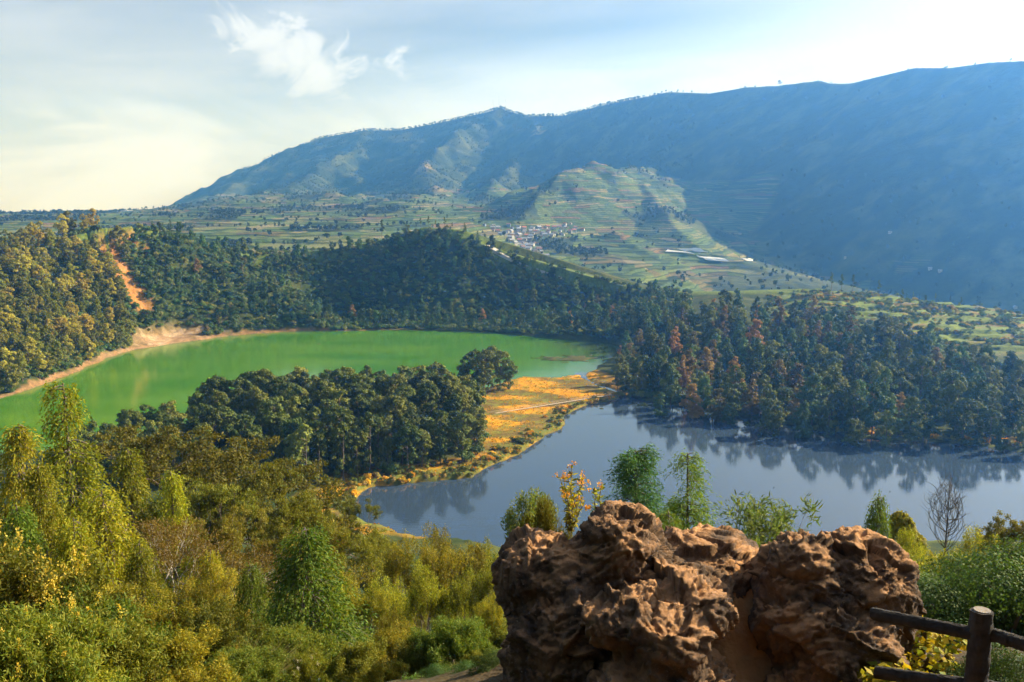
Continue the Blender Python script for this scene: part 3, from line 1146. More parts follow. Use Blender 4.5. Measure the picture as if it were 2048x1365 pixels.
def cloud_of(name, label, cat, kinds, P, sizes, seed):
    """a mass too many to count: one object whose points carry copies of the kinds"""
    rng = np.random.default_rng(seed)
    z = height(P[:, 0], P[:, 1]) - .15
    n = len(P)
    me = bpy.data.meshes.new(name)
    me.vertices.add(n)
    me.vertices.foreach_set('co', np.c_[P, z].astype(np.float32).ravel())
    idx = rng.integers(0, len(kinds), n)
    hs = np.array([k.h for k in kinds])[idx]
    sc = np.broadcast_to(sizes, (n,)) / hs
    for nm, data, kd in (('scale_', sc, 'FLOAT'), ('turn', rng.uniform(0, 2 * pi, n), 'FLOAT')):
        a = me.attributes.new(nm, kd, 'POINT')
        a.data.foreach_set('value', data.astype(np.float32))
    a = me.attributes.new('which', 'INT', 'POINT')
    a.data.foreach_set('value', idx.astype(np.int32))
    o = obj(name, me)
    tag(o, label, cat, kind='stuff')
    cc = bpy.data.collections.new(name + '_kinds')
    for i, k in enumerate(kinds):
        s = bpy.data.objects.new('%s_kind_%02d' % (name, i), k.one())
        cc.objects.link(s)
    ng = bpy.data.node_groups.new(name + '_spread', 'GeometryNodeTree')
    ng.interface.new_socket('Geometry', in_out='INPUT', socket_type='NodeSocketGeometry')
    ng.interface.new_socket('Geometry', in_out='OUTPUT', socket_type='NodeSocketGeometry')
    nn, ll = ng.nodes, ng.links
    gi, go = nn.new('NodeGroupInput'), nn.new('NodeGroupOutput')
    ip = nn.new('GeometryNodeInstanceOnPoints')
    ci = nn.new('GeometryNodeCollectionInfo')
    ci.inputs['Collection'].default_value = cc
    ci.inputs['Separate Children'].default_value = True
    ci.inputs['Reset Children'].default_value = True
    ip.inputs['Pick Instance'].default_value = True

    def attr(nm, dt):
        a_ = nn.new('GeometryNodeInputNamedAttribute')
        a_.data_type = dt
        a_.inputs['Name'].default_value = nm
        return a_.outputs['Attribute']
    cx = nn.new('ShaderNodeCombineXYZ')
    ll.new(attr('turn', 'FLOAT'), cx.inputs[2])
    ll.new(gi.outputs[0], ip.inputs['Points'])
    ll.new(ci.outputs[0], ip.inputs['Instance'])
    ll.new(attr('which', 'INT'), ip.inputs['Instance Index'])
    ll.new(cx.outputs[0], ip.inputs['Rotation'])
    ll.new(attr('scale_', 'FLOAT'), ip.inputs['Scale'])
    ll.new(ip.outputs[0], go.inputs[0])
    md = o.modifiers.new('spread', 'NODES')
    md.node_group = ng
    return o


# ---- the wooded tongue of land between the lakes
ISLE_PX = [(150, 915), (350, 874), (480, 832), (620, 816), (900, 808), (935, 808), (955, 850), (972, 893), (945, 915), (880, 930), (760, 946), (690, 950), (630, 985), (560, 965), (440, 960), (300, 975), (180, 960)]
rng = np.random.default_rng(41)
pts_isle = scatter(to_plane(ISLE_PX, 2.0), 230, 4.7, 42)
for (x, y) in pts_isle:
    k = K['isle%d' % rng.integers(4)]
    _, I_ = height([x], [y], True)
    zone = 'by the green lake' if I_['sg'][0] < 13 else 'facing the blue bay' if I_['sb'][0] < 22 else 'deep inside'
    part = third(x / y, -.3, -.15, ('left end', 'middle', 'right end'))
    k.place(x, y, ground_at(x, y) - .2, rng.uniform(10, 19) * (0.8 if x < -110 else 1), rng.uniform(0, 6.28), 'dark round crowned tree %s, %s of the peninsula wood' % (zone, part), 'tree', 'wood between the two lakes', wide=rng.uniform(.85, 1.15))
# the clump standing apart at the edge of the green lake
for px, py, h in ((935, 785, 18), (968, 790, 20), (1000, 782, 18), (955, 778, 19), (985, 775, 19), (1018, 780, 14), (920, 780, 14)):
    x, y = at_plane(px, py, .6)
    K['isle%d' % rng.integers(4)].place(x, y, ground_at(x, y) - .2, h, rng.uniform(0, 6.28), 'dark tree in the lone round clump between green water and orange bog', 'tree', 'lone clump by the green lake', wide=1.0)

# ---- the forest on the right shore
RIGHT_PX = [(1238, 778), (1300, 800), (1400, 814), (1500, 832), (1600, 846), (1700, 862), (1800, 868), (2048, 872), (2300, 872), (2300, 760), (2048, 745), (1930, 722), (1800, 700), (1700, 682), (1600, 668), (1400, 660), (1300, 655), (1262, 668), (1242, 700), (1230, 740)]
pts_right = scatter(to_plane(RIGHT_PX, 6.0), 340, 5.4, 43)
for (x, y) in pts_right:
    u = x / y
    rust = rng.random() < .05 + .34 * float(np.exp(-((u - .26) / .12) ** 2) * smooth(330, 400, y))
    k = K['rust%d' % rng.integers(2)] if rust else K[('right0', 'right1', 'right1', 'right3', 'isle0', 'isle1', 'right3', 'right2')[rng.integers(8)]]
    h = rng.uniform(11, 20) * (1 - .25 * float(smooth(.5, .62, u))) * (.8 + .2 * float(smooth(.13, .2, u)))
    _, I_ = height([x], [y], True)
    zone = 'at the water' if I_['sb'][0] < 16 else 'below the terraces' if y > 445 else 'inland'
    part = third(u, .24, .42, ('left third', 'middle third', 'right third'))
    k.place(x, y, ground_at(x, y) - .2, h, rng.uniform(0, 6.28), ('rust tinged tree %s, %s of the right shore forest' if rust else 'dark green tree %s, %s of the right shore forest') % (zone, part), 'tree',
            'rusty trees of the right forest' if rust else 'dark trees of the right forest', wide=rng.uniform(.9, 1.3), name='rusty_tree' if rust else 'slender_tree')


# ---- the rim wall above the green lake, and the hill at the left
def between(px, f, jit=0.0):
    """a point a fraction f of the way from the far shore up to the crest"""
    gx = np.array([p[0] for p in GREEN_PX[1:18]], float)
    gy = np.array([p[1] for p in GREEN_PX[1:18]], float)
    o = np.argsort(gx)
    py = np.interp(px, gx[o], gy[o])
    a = at_plane(px, py, 0)
    rd = np.interp((px - CX) / FPX * .985, RIMX, RIM3[:, 1])
    u = a[..., 0] / a[..., 1]
    b = np.stack([u * rd, rd], -1)
    return a + (b - a) * np.asarray(f)[..., None]


def spaced(P, mind, start=None):
    out = []
    A = np.zeros((0, 2)) if start is None else start
    for p in P:
        if len(A) == 0 or ((A - p) ** 2).sum(1).min() > mind * mind:
            A = np.vstack([A, p])
            out.append(p)
    return np.array(out)


def clear_of_slide(P):
    _, d, _ = ridge_field(P[:, 0], P[:, 1], SPUR3)
    _, I = height(P[:, 0], P[:, 1], True)
    return P[(d > 4.5) & (I['beach'] < .45) & (np.minimum(I['sg'], I['sb']) > 1.6)]


rng = np.random.default_rng(51)
Ph = clear_of_slide(between(rng.uniform(-330, 262, 2600), rng.random(2600) ** .9))
Ph = spaced(Ph, 5.4)
vis = Ph[np.abs(Ph[:, 0] / Ph[:, 1]) < .585]
vis = vis[np.argsort(vis[:, 1])]
near_h, rest_h = vis[:300], np.vstack([vis[300:], Ph[np.abs(Ph[:, 0] / Ph[:, 1]) >= .585]])
for (x, y) in near_h:
    K['hill%d' % rng.integers(4)].place(x, y, ground_at(x, y) - .2, rng.uniform(10.5, 16), rng.uniform(0, 6.28),
                                        'sunlit olive tree %s of the left hill, %s' % (third(ground_at(x, y), 14, 36, ('near the foot', 'half way up the slope', 'near the top')), third(x / y, -.52, -.47, ('by the left edge', 'in the middle', 'near the landslide'))), 'tree', 'trees of the left hill', wide=rng.uniform(.85, 1.15))
if len(rest_h):
    cloud_of('hilltop_wood', 'upper wood massed along the top of the left hill', 'wood', [K['hill%d' % i] for i in range(4)], rest_h, np.random.default_rng(3).uniform(9, 13, len(rest_h)), 4)

Pr = clear_of_slide(between(rng.uniform(275, 1330, 2600), .03 + .94 * rng.random(2600)))
Pr = spaced(Pr, 6.4)
Pr = Pr[np.argsort(Pr[:, 1])]
Pr = Pr[rng.random(len(Pr)) < .82]
sel = rng.permutation(len(Pr))
for (x, y) in Pr[sel[:290]]:
    q = rng.random()
    k = K['cone%d' % rng.integers(2)] if q < .12 else (K['rust0'] if q < .16 else K['rim%d' % rng.integers(4)])
    k.place(x, y, ground_at(x, y) - .2, rng.uniform(6.5, 12.5), rng.uniform(0, 6.28), '%s tree %s of the crater wall, %s' % ('conical' if q < .12 else 'russet' if q < .16 else 'dark green', third(ground_at(x, y), 12, 30, ('at the foot', 'half way up', 'near the crest')), third(x / y, -.27, -.03, ('right of the landslide', 'below the saddle', 'below the knoll and beyond'))), 'tree', 'trees of the crater wall', wide=rng.uniform(.85, 1.2))
rest = Pr[sel[290:]]
if len(rest):
    cloud_of('crater_wall_wood', 'remaining wood on the shaded crater wall', 'wood', [K['rim%d' % i] for i in range(4)], rest, np.random.default_rng(5).uniform(6, 10, len(rest)), 6)

# undergrowth of the slopes, too dense to count
rng = np.random.default_rng(61)
Pu = clear_of_slide(between(rng.uniform(-330, 1380, 9000), rng.random(9000)))
cloud_of('undergrowth', 'dense green undergrowth covering the crater slopes', 'undergrowth', [K['bush%d' % i] for i in range(3)], Pu, rng.uniform(1.4, 3.6, len(Pu)), 7)
Pf = np.vstack([scatter(to_plane(RIGHT_PX, 4.0), 700, 1.5, 62), scatter(to_plane(ISLE_PX, 2.), 500, 1.5, 63)])
cloud_of('forest_floor_growth', 'shrubs filling the floor of the lakeside woods', 'undergrowth', [K['bush%d' % i] for i in range(3)], Pf, rng.uniform(1.2, 4.0, len(Pf)), 8)

# sedge tussocks of the bog and low green fringe on its water side
Pb = scatter(BOG, 3000, .6, 64, tries=4)
hb, Ib = height(Pb[:, 0], Pb[:, 1], True)
patch = fbm2(Pb[:, 0] / 24 + 2, Pb[:, 1] / 15 + 7, 3)
Pb = Pb[(patch < .2) & (np.minimum(Ib['sg'], Ib['sb']) > .3)]
cloud_of('sedge', 'orange sedge tussocks covering the bog between the lakes', 'sedge', [K['sedge']], Pb, rng.uniform(.18, .45, len(Pb)), 9)


def along(pts, n, spread, seed, z=0.):
    """points strewn along a shoreline given in the plane"""
    r = np.random.default_rng(seed)
    P = np.array(to_plane(pts, z))
    s = np.r_[0, np.cumsum(np.linalg.norm(np.diff(P, axis=0), axis=1))]
    t = r.random(n) * s[-1]
    return np.stack([np.interp(t, s, P[:, 0]), np.interp(t, s, P[:, 1])], -1) + r.normal(size=(n, 2)) * spread


FR = [(1240, 790), (1180, 803), (1128, 824), (1108, 855), (1075, 873), (1035, 898), (985, 922), (935, 946), (860, 955), (800, 960), (738, 966), (704, 995), (695, 1030)]
Pe = along([(a_, b_ + 4) for a_, b_ in FR], 900, 3.4, 65)
_, Ie = height(Pe[:, 0], Pe[:, 1], True)
Pe = Pe[(Ie['sb'] > .1) & (fbm2(Pe[:, 0] / 9, Pe[:, 1] / 9, 2) > -.08)]
K['fringe'] = Kind('shrub', bush, leaf_mat('fringe_leaf', (.12, .17, .03), (.24, .23, .05), (.36, .22, .04), .3), 203, h=1.2, R=1.2, ncl=6, per=40, ls=.3)
cloud_of('reed_fringe', 'yellow green fringe of low plants along the bog edge', 'reeds', [K['fringe'], K['fringe'], K['sedge'], K['bush0']], Pe, rng.uniform(.35, 1.7, len(Pe)), 10)
Pe = along([(1262, 792), (1300, 799), (1400, 812), (1500, 830), (1600, 846), (1700, 866)], 330, 1.5, 68)
cloud_of('shore_growth', 'dark overhanging growth along the forest shore', 'undergrowth', [K['bush0'], K['bush1'], K['bush2']], Pe, rng.uniform(.8, 3.0, len(Pe)), 15)
FR2 = [(1690, 866), (1780, 873), (1900, 880), (1990, 888), (2050, 897), (2200, 900)]
Pe = along(FR2, 260, 1.8, 66)
cloud_of('shore_reeds', 'tawny reeds and low plants on the right shore', 'reeds', [K['fringe'], K['sedge'], K['bush0']], Pe, rng.uniform(.6, 2.2, len(Pe)), 11)

# ---- far woods on the mountain, reading as a mass
rng = np.random.default_rng(71)


def far_blob(rng, h=12., R=4., ncl=5):
    gt, gc = Geo(), Geo()
    tube(gt, [[0, 0, -1], [0, 0, h * .6]], [.3, .15], 3)
    cl = [[rng.normal() * R * .35, rng.normal() * R * .35, h * rng.uniform(.35, .85), R * rng.uniform(.35, .6)] for _ in range(ncl)]
    clumps(gc, rng, cl, 16, 2.6)
    return gt, gc


KF = [Kind('far_tree', far_blob, M_FARLEAF, 300 + i, h=12, R=3.6 - .8 * i) for i in range(3)]
n = 80000
U, Y = rng.uniform(-.62, .62, n), 850 * (4600 / 850) ** (rng.random(n) ** .8)
X = U * Y
hz, If = height(X, Y, True)
msk = fbm2(X / 130 + 7, Y / 130, 4)
hedge_ = (np.abs(perlin2(X / 85 + 3, Y / 150)) < .035) | (np.abs(perlin2(X / 200 + 8, Y / 70 + 4)) < .03)
prob = np.where(If['field'] > .4, .003 + .16 * hedge_ * np.where(U > .12, .35, 1.), smooth(-.3, .2, msk + .15)) * np.where(U > .2, np.where(hz > 130, .03, .10), 1.0)
prob = np.where((U < -.3) & (Y > 2800), .02 * prob, prob)
keep = (rng.random(n) < prob) & (hz > -60)
Pm = np.c_[X, Y][keep][:24000]
cloud_of('mountain_forest', 'distant forest cloaking the hazy mountain slopes', 'forest', KF, Pm, rng.uniform(3.5, 9, len(Pm)), 12)
# wood along the skyline
t = rng.random(700)
s_ = np.linspace(0, 1, len(MAIN3[14:26]))
L_ = MAIN3[14:26]
Pc = np.c_[np.interp(t, s_, L_[:, 0]), np.interp(t, s_, L_[:, 1])] + rng.normal(size=(700, 2)) * 9
cloud_of('skyline_wood', 'distant trees along the mountain skyline', 'forest', KF, Pc, rng.uniform(4, 11, len(Pc)), 13)

rng = np.random.default_rng(81)
n = 9000
y = rng.uniform(440, 622, n)
u = rng.uniform(.22, .62, n)
x = u * y
hz, Ip = height(x, y, True)
zp_ = hz / 1.9
edge_ = np.abs((zp_ - np.floor(zp_ + .36)) )
hedge = (fbm2(x / 26 + 3, y / 7, 3) > .17) | (fbm2(x / 60, y / 5 + 9, 2) > .28)
far_ok = y < np.interp(u, RIMX, RIM3[:, 1]) - 2
Ph_ = np.c_[x, y][hedge & far_ok & (Ip['plat'] > .3)][:2600]
cloud_of('hedgerows', 'hedges and scrub lining the terraces of the plateau', 'hedge', [K['bush0'], K['bush1'], K['fringe']], Ph_, rng.uniform(.8, 2.6, len(Ph_)), 14)


# ------------------------------------------------------------------ kinds of the near slope
M_CYP = leaf_mat('weeping_foliage', (.15, .175, .008), (.36, .30, .014), None, .38)
M_CYPD = leaf_mat('deep_weeping_foliage', (.07, .12, .012), (.20, .22, .02), None, .35)
M_ACA = leaf_mat('acacia_foliage', (.12, .125, .012), (.26, .22, .025), None, .35)
M_BROWN = leaf_mat('brown_foliage', (.24, .13, .02), (.30, .21, .035), None, .35)
M_LIGHT = leaf_mat('light_foliage', (.08, .10, .010), (.37, .30, .024), None, .4)
M_FRESH = leaf_mat('fresh_foliage', (.07, .12, .014), (.22, .22, .024), None, .4)
M_PINE = leaf_mat('pine_foliage', (.04, .11, .03), (.11, .19, .05), None, .3)
M_DEEP = leaf_mat('deep_bush_foliage', (.035, .07, .015), (.09, .14, .03), None, .3)
M_WATTLE = leaf_mat('wattle_blossom', (.55, .34, .03), (.62, .46, .10), None, .35)
M_FLOWER = leaf_mat('orange_blossom', (.75, .28, .02), (.80, .45, .03), None, .3)
M_WHITE = leaf_mat('white_blossom', (.6, .55, .45), (.75, .7, .6), None, .3)
M_STRAW = leaf_mat('straw_blade', (.40, .26, .10), (.36, .32, .10), None, .35)
M_BLADE = leaf_mat('grass_blade', (.08, .17, .05), (.20, .28, .08), None, .4)
M_AUTUMN = leaf_mat('autumn_leaf', (.50, .33, .02), (.20, .26, .03), None, .4)
M_TWIG = plain_mat('bare_twig', (.05, .042, .035), (.12, .10, .08), 9., .9)
M_STEM = plain_mat('green_brown_stem', (.12, .09, .05), (.2, .16, .08), 9., .9)


def weeping(rng, h=14., R=3.2, nb=120, sprays=13, K_=6, leaf=.34, droop=1.0, lo=.06, leader=0.0, gaps=.25, lw=.39):
    """conifer with arching boughs and hanging sprays"""
    gt, gc = Geo(), Geo()
    pts, rad = trunk_of(rng, h, h * .013, .02, 8, 1.0)
    tube(gt, pts, rad, 6)
    for i in range(nb):
        t = lo + (1 - lo) * rng.random() ** .9
        full = (1 - t) ** .95
        if leader and t > 1 - leader:
            full = .10
        L = R * full * rng.uniform(.55, 1.15) + .12 * R
        a = rng.uniform(0, 2 * pi)
        d = np.array([cos(a), sin(a), 0])
        z0 = t * h
        x0 = np.interp(z0, pts[:, 2], pts[:, 0])
        y0 = np.interp(z0, pts[:, 2], pts[:, 1])
        s = np.linspace(0, 1, 5)
        P = np.array([x0, y0, z0]) + d * (L * s)[:, None] + np.array([0, 0, 1.]) * ((.38 * s - .72 * droop * s ** 2) * L)[:, None]
        if rng.random() < .55:
            tube(gt, P, np.linspace(.010, .002, 5) * h * .35, 3, False)
        n = max(4, int(sprays * (L / R + .25)))
        ss = rng.uniform(.18, 1.0, n)
        b = np.stack([np.interp(ss, s, P[:, k]) for k in range(3)], -1) + rng.normal(size=(n, 3)) * .05 * R
        out = d + .5 * rng.normal(size=(n, 3))
        out[:, 2] = rng.normal(size=n) * .2 - .25
        ln = leaf * K_ * rng.uniform(.35, 1.0, n) * (.5 + .5 * L / R)
        for k in range(K_):
            f = (k + .5) / K_
            c = b + out * (ln * f * .55)[:, None] + np.array([0, 0, -1.]) * (ln * f * f * droop)[:, None] + rng.normal(size=(n, 3)) * leaf * .18
            dd = unit(out * (1 - .7 * f) + np.array([0, 0, -1.1 * f * droop]) + .35 * rng.normal(size=(n, 3)))
            keep = rng.random(n) > gaps * .5
            m = int(keep.sum())
            leaves(gc, c[keep], dd[keep], rng.normal(size=(m, 3)), leaf * rng.uniform(.7, 1.3, m), leaf * lw * rng.uniform(.7, 1.3, m))
    return gt, gc


def branchy(rng, h=12., spread=.75, levels=5, split=(2, 4), first=.3, per=46, tuft=.55, leaf=.2, lw=.5, stems=1, up=.25, flat=.6, r0=.016, leafy=True, mid=False):
    """open tree: forking limbs you can see, leaf tufts on the twigs"""
    gt, gc = Geo(), Geo()
    tips = []

    def grow(p, d, L, r, lv):
        n = 4
        P = [p]
        dd = d
        for i in range(n - 1):
            dd = unit(dd + rng.normal(size=3) * .16 + np.array([0, 0, up * .25]))
            P.append(P[-1] + dd * L / (n - 1))
        P = np.array(P)
        tube(gt, P, np.linspace(r, r * .62, n), 6 if lv < 2 else 4 if lv < 4 else 3, False)
        if lv >= levels - 1 or (mid and lv >= levels - 2):
            tips.append((P[-1], dd))
            if mid:
                tips.append((P[2], dd))
        if lv >= levels:
            return
        k = rng.integers(split[0], split[1] + 1)
        a0 = rng.uniform(0, 2 * pi)
        for i in range(k):
            a = a0 + 2 * pi * i / k + rng.normal() * .4
            s = unit(np.cross(dd, [cos(a), sin(a), .3]))
            grow(P[-1] if rng.random() < .8 else P[-2], unit(dd + s * spread * rng.uniform(.6, 1.3)), L * rng.uniform(.62, .86), r * .6, lv + 1)
    for s in range(stems):
        a = rng.uniform(0, 2 * pi)
        d = unit(np.array([cos(a) * .3 * (stems > 1), sin(a) * .3 * (stems > 1), 1.]))
        grow(np.array([0, 0, -.3]), d, h * first, h * r0, 0)
    T = np.array([t[0] for t in tips])
    sc = h / T[:, 2].max()
    for g in (gt,):
        g.v = [v * sc for v in g.v]
    T = T * sc
    D = np.array([t[1] for t in tips])
    if leafy:
        k = np.repeat(np.arange(len(T)), per)
        off = sph(rng, len(k)) * (rng.random(len(k)) ** .5 * tuft)[:, None] * np.array([1, 1, flat])
        c = T[k] + off
        nr = unit(off + .6 * tuft * rng.normal(size=off.shape) + np.array([0, 0, .5 * tuft]))
        dd = unit(np.cross(nr, rng.normal(size=off.shape)) + .5 * D[k])
        Ls = leaf * rng.uniform(.6, 1.4, len(k))
        leaves(gc, c, dd, nr, Ls, Ls * lw)
    return gt, gc


def teardrop(rng, h=8., R=.75, n=46):
    """leafless tree: wands rising from the stem and curving in to a point"""
    gt, gc = Geo(), Geo()
    tube(gt, np.c_[np.zeros((6, 2)), np.linspace(-.4, h * .97, 6)], np.linspace(h * .011, h * .001, 6), 5)
    for i in range(n):
        z0 = h * rng.uniform(.64, .86)
        a = rng.uniform(0, 2 * pi)
        t = np.linspace(0, 1, 9)
        z1 = min(h * rng.uniform(.86, 1.02), z0 + h * .34)
        prof = np.sin(t * pi) ** .8 * (1 - .35 * t)
        rr = R * rng.uniform(.5, 1.05)
        aa = a + rng.normal() * .5 * t + .10 * np.sin(t * 9 + i)
        P = np.c_[np.cos(aa) * rr * prof, np.sin(aa) * rr * prof, z0 + (z1 - z0) * t]
        tube(gt, P, np.linspace(.012, .004, 9), 3, False)
        for q in range(5):
            j = rng.integers(2, 8)
            d = unit(np.array([cos(aa[j]) * .5, sin(aa[j]) * .5, 1.]) + rng.normal(size=3) * .4)
            L = rng.uniform(.15, .5)
            tube(gc, [P[j], P[j] + d * L * .5, P[j] + d * L + rng.normal(size=3) * .06], [.006, .005, .003], 3, False)
    return gt, gc


def grass_clump(rng, n=700, h=1.6, R=.9, w=.03, bend=.8):
    gt, gc = Geo(), Geo()
    a, rr = rng.uniform(0, 2 * pi, n), R * .35 * rng.random(n) ** .5
    b = np.c_[np.cos(a) * rr, np.sin(a) * rr, np.full(n, -.05)]
    d = unit(np.c_[np.cos(a) * rng.uniform(.1, .7, n), np.sin(a) * rng.uniform(.1, .7, n), np.ones(n)] + rng.normal(size=(n, 3)) * .15)
    L = h * rng.uniform(.5, 1.1, n)
    s = unit(np.cross(d, rng.normal(size=(n, 3))))
    W = w * rng.uniform(.6, 1.3, n)
    lv = []
    for k, f in enumerate((0, .35, .7, 1.0)):
        c = b + d * (L * f)[:, None] + np.c_[np.cos(a), np.sin(a), -np.ones(n) * .9] * (bend * L * f ** 2 * .45)[:, None]
        ww = (W * (1 - f) ** .6)[:, None] + .001
        lv += [c - s * ww, c + s * ww]
    V = np.stack(lv, 1).reshape(-1, 3)
    base = np.arange(n)[:, None] * 8
    F = np.concatenate([base + np.array([[2 * k, 2 * k + 1, 2 * k + 3, 2 * k + 2]]) for k in range(3)])
    gc.add(V, F)
    tube(gt, [[0, 0, -.2], [0, 0, .1]], [R * .2, R * .1], 5)
    return gt, gc


def flower_spikes(rng, crown, n, h, r, ls, m=70):
    """blossom plumes standing on the outside of a crown"""
    g = Geo()
    V = np.concatenate(crown.v)
    top = V[V[:, 2] > np.percentile(V[:, 2], 45)]
    for p in top[rng.integers(0, len(top), n)]:
        f = rng.random(m)
        d = unit(np.array([p[0] * .25, p[1] * .25, 1.]) + rng.normal(size=3) * .2)
        c = p + d * (f * h)[:, None] + rng.normal(size=(m, 3)) * (r * (1.1 - f))[:, None]
        leaves(g, c, sph(rng, m), sph(rng, m), ls * rng.uniform(.6, 1.4, m), ls * .8)
    return g


def single(px, ptop, d, kind, name, label, cat='tree', wide=1.0, rz=0., sink=.2, tilt=(0, 0), x_of=None):
    """one tree of the foreground, its top on the measured sight line"""
    x, y, zt = at_dist(px, ptop, d)
    zg = ground_at(x, y) - sink
    return kind.place(float(x), float(y), zg, float(zt - zg), rz, label, cat, None, name, wide, tilt)


W = {
    'a': Kind('weeping_cypress', weeping, M_CYP, 400, h=18, R=3.9, nb=230, sprays=20, K_=8, leaf=.25),
    'b': Kind('weeping_cypress', weeping, M_CYP, 401, h=20, R=4.0, nb=230, sprays=20, K_=8, leaf=.25, leader=.16),
    'c': Kind('weeping_cypress', weeping, M_CYP, 402, h=11, R=3.6, nb=230, sprays=20, K_=9, leaf=.18, droop=1.25),
    'd': Kind('weeping_cypress', weeping, M_CYPD, 403, h=9, R=3.1, nb=230, sprays=20, K_=9, leaf=.15),
    'p': Kind('conifer_tree', weeping, M_PINE, 404, h=5, R=1.3, nb=320, sprays=26, K_=9, leaf=.085, droop=.3, lo=.05, leader=.07, lw=.2),
    'q': Kind('conifer_tree', weeping, M_CYPD, 405, h=5, R=1.05, nb=200, sprays=22, K_=9, leaf=.085, droop=.45, lo=.05, gaps=.4, leader=.1, lw=.2),
}
ACA = [Kind('acacia_tree', branchy, M_ACA, 410 + i, h=18, spread=.62, levels=6, split=(2, 3), first=.26, per=110, tuft=.8, leaf=.23, lw=.5, flat=.4) for i in range(2)]
BRN = Kind('acacia_tree', branchy, M_BROWN, 415, barkmat=M_PALEBARK, h=11, spread=.62, levels=6, split=(2, 3), first=.26, per=30, tuft=.6, leaf=.15, lw=.4, stems=2, flat=.5)
LGT = [Kind('feathery_tree', branchy, M_LIGHT, 420 + i, h=8, spread=(.30, .36, .33)[i], levels=5, split=(2, 3), first=.27, per=48, tuft=.27, leaf=.13, lw=.32, stems=3, up=.75, flat=1.5, r0=.009) for i in range(3)]
FRS = Kind('feathery_tree', branchy, M_FRESH, 425, h=12, spread=.36, levels=5, split=(2, 3), first=.22, per=80, tuft=.5, leaf=.22, lw=.4, up=.7, flat=1.3)
SLP = [Kind('thicket_shrub', broad_tree, (M_LIGHT, M_ACA, M_CYPD)[i], 430 + i, h=6, R=2.6, base=.05, ncl=30, per=420, ls=.17) for i in range(3)]
SLP += [Kind('thicket_shrub', column_tree, (M_PINE, M_BROWN, M_ACA)[i], 433 + i, h=7, R=1.5, base=.05, ncl=26, per=300, ls=.16) for i in range(3)]
SLP += [Kind('thicket_shrub', weeping, M_CYP, 436, h=6, R=2.0, nb=170, sprays=16, K_=7, leaf=.13)]
BSH = [Kind('leafy_shrub', branchy, (M_ACA, M_FRESH, M_LIGHT)[i], 440 + i, h=2.4, spread=(.36, .44, .40)[i], levels=5, split=(2, 3), first=.26, per=27, tuft=.12, leaf=.07, lw=.28, stems=6, up=.6, flat=1.2, r0=.006, mid=True) for i in range(3)]
DRK = Kind('leafy_shrub', bush, M_DEEP, 450, h=1.8, R=1.35, ncl=24, per=1100, ls=.032)
AUT = Kind('leafy_shrub', bush, M_AUTUMN, 451, h=.8, R=.5, ncl=9, per=90, ls=.055)
NAR = Kind('willow_shrub', branchy, leaf_mat('willow_foliage', (.12, .17, .04), (.25, .26, .08), None, .4), 452, h=2.2, spread=.38, levels=4, split=(2, 3), first=.3, per=30, tuft=.10, leaf=.085, lw=.2, stems=3, up=.8, flat=1.6, r0=.007)
BARE = Kind('bare_tree', teardrop, M_TWIG, 453, barkmat=M_TWIG)

# ---- the big trees at the lower left
single(40, 858, 46, W['a'], 'weeping_cypress', 'broad weeping cypress at the left edge beside the spindly topped one', rz=.4)
single(122, 775, 51, W['b'], 'weeping_cypress', 'tallest weeping cypress with a thin bare leader over the green water', rz=1.1)
single(205, 985, 33, W['c'], 'weeping_cypress', 'yellow green weeping cypress with long hanging sprays in front at left', rz=2.2, wide=1.15)
single(605, 1062, 25, W['d'], 'weeping_cypress', 'deep green weeping cypress in the middle of the slope below the bay', rz=.8, wide=1.35)
single(255, 905, 62, W['a'], 'weeping_cypress', 'weeping cypress half hidden behind the yellow green one', rz=3.0)
single(385, 848, 78, ACA[0], 'acacia_tree', 'wide spreading olive green acacia in front of the island wood', rz=.3, wide=1.05)
single(548, 918, 70, ACA[1], 'acacia_tree', 'umbrella shaped dark acacia with its trunk showing left of the bay', rz=2.0, wide=.8)
single(325, 1030, 50, BRN, 'acacia_tree', 'thin brown leaved tree with pale forked stems', rz=.5, wide=1.0)
single(690, 1000, 92, ACA[0], 'acacia_tree', 'olive acacia crown at the edge of the orange shore', rz=4.0, wide=.55)
single(735, 1078, 60, ACA[1], 'acacia_tree', 'low flat topped dark green acacia below the bay', rz=5.0, wide=.75)
single(470, 1010, 58, ACA[0], 'acacia_tree', 'dark acacia between the brown tree and the umbrella acacia', rz=1.0, wide=.6)
for px, pt, d, k, lab in ((815, 1072, 40, LGT[0], 'feathery light green tree left of the rocks with many thin stems'), (905, 1052, 44, LGT[1], 'feathery pale tree standing before the dark water'),
                          (1010, 985, 58, FRS, 'tall fresh green pointed tree just left of the boulder'), (960, 1085, 34, LGT[2], 'feathery yellowish tree against the left boulder'),
                          (870, 1130, 30, LGT[1], 'short feathery tree low on the slope before the boulder'), (765, 1150, 33, LGT[0], 'wide feathery tree on the slope right of the deep green cypress')):
    single(px, pt, d, k, 'feathery_tree', lab, rz=px * .01, wide=.72)

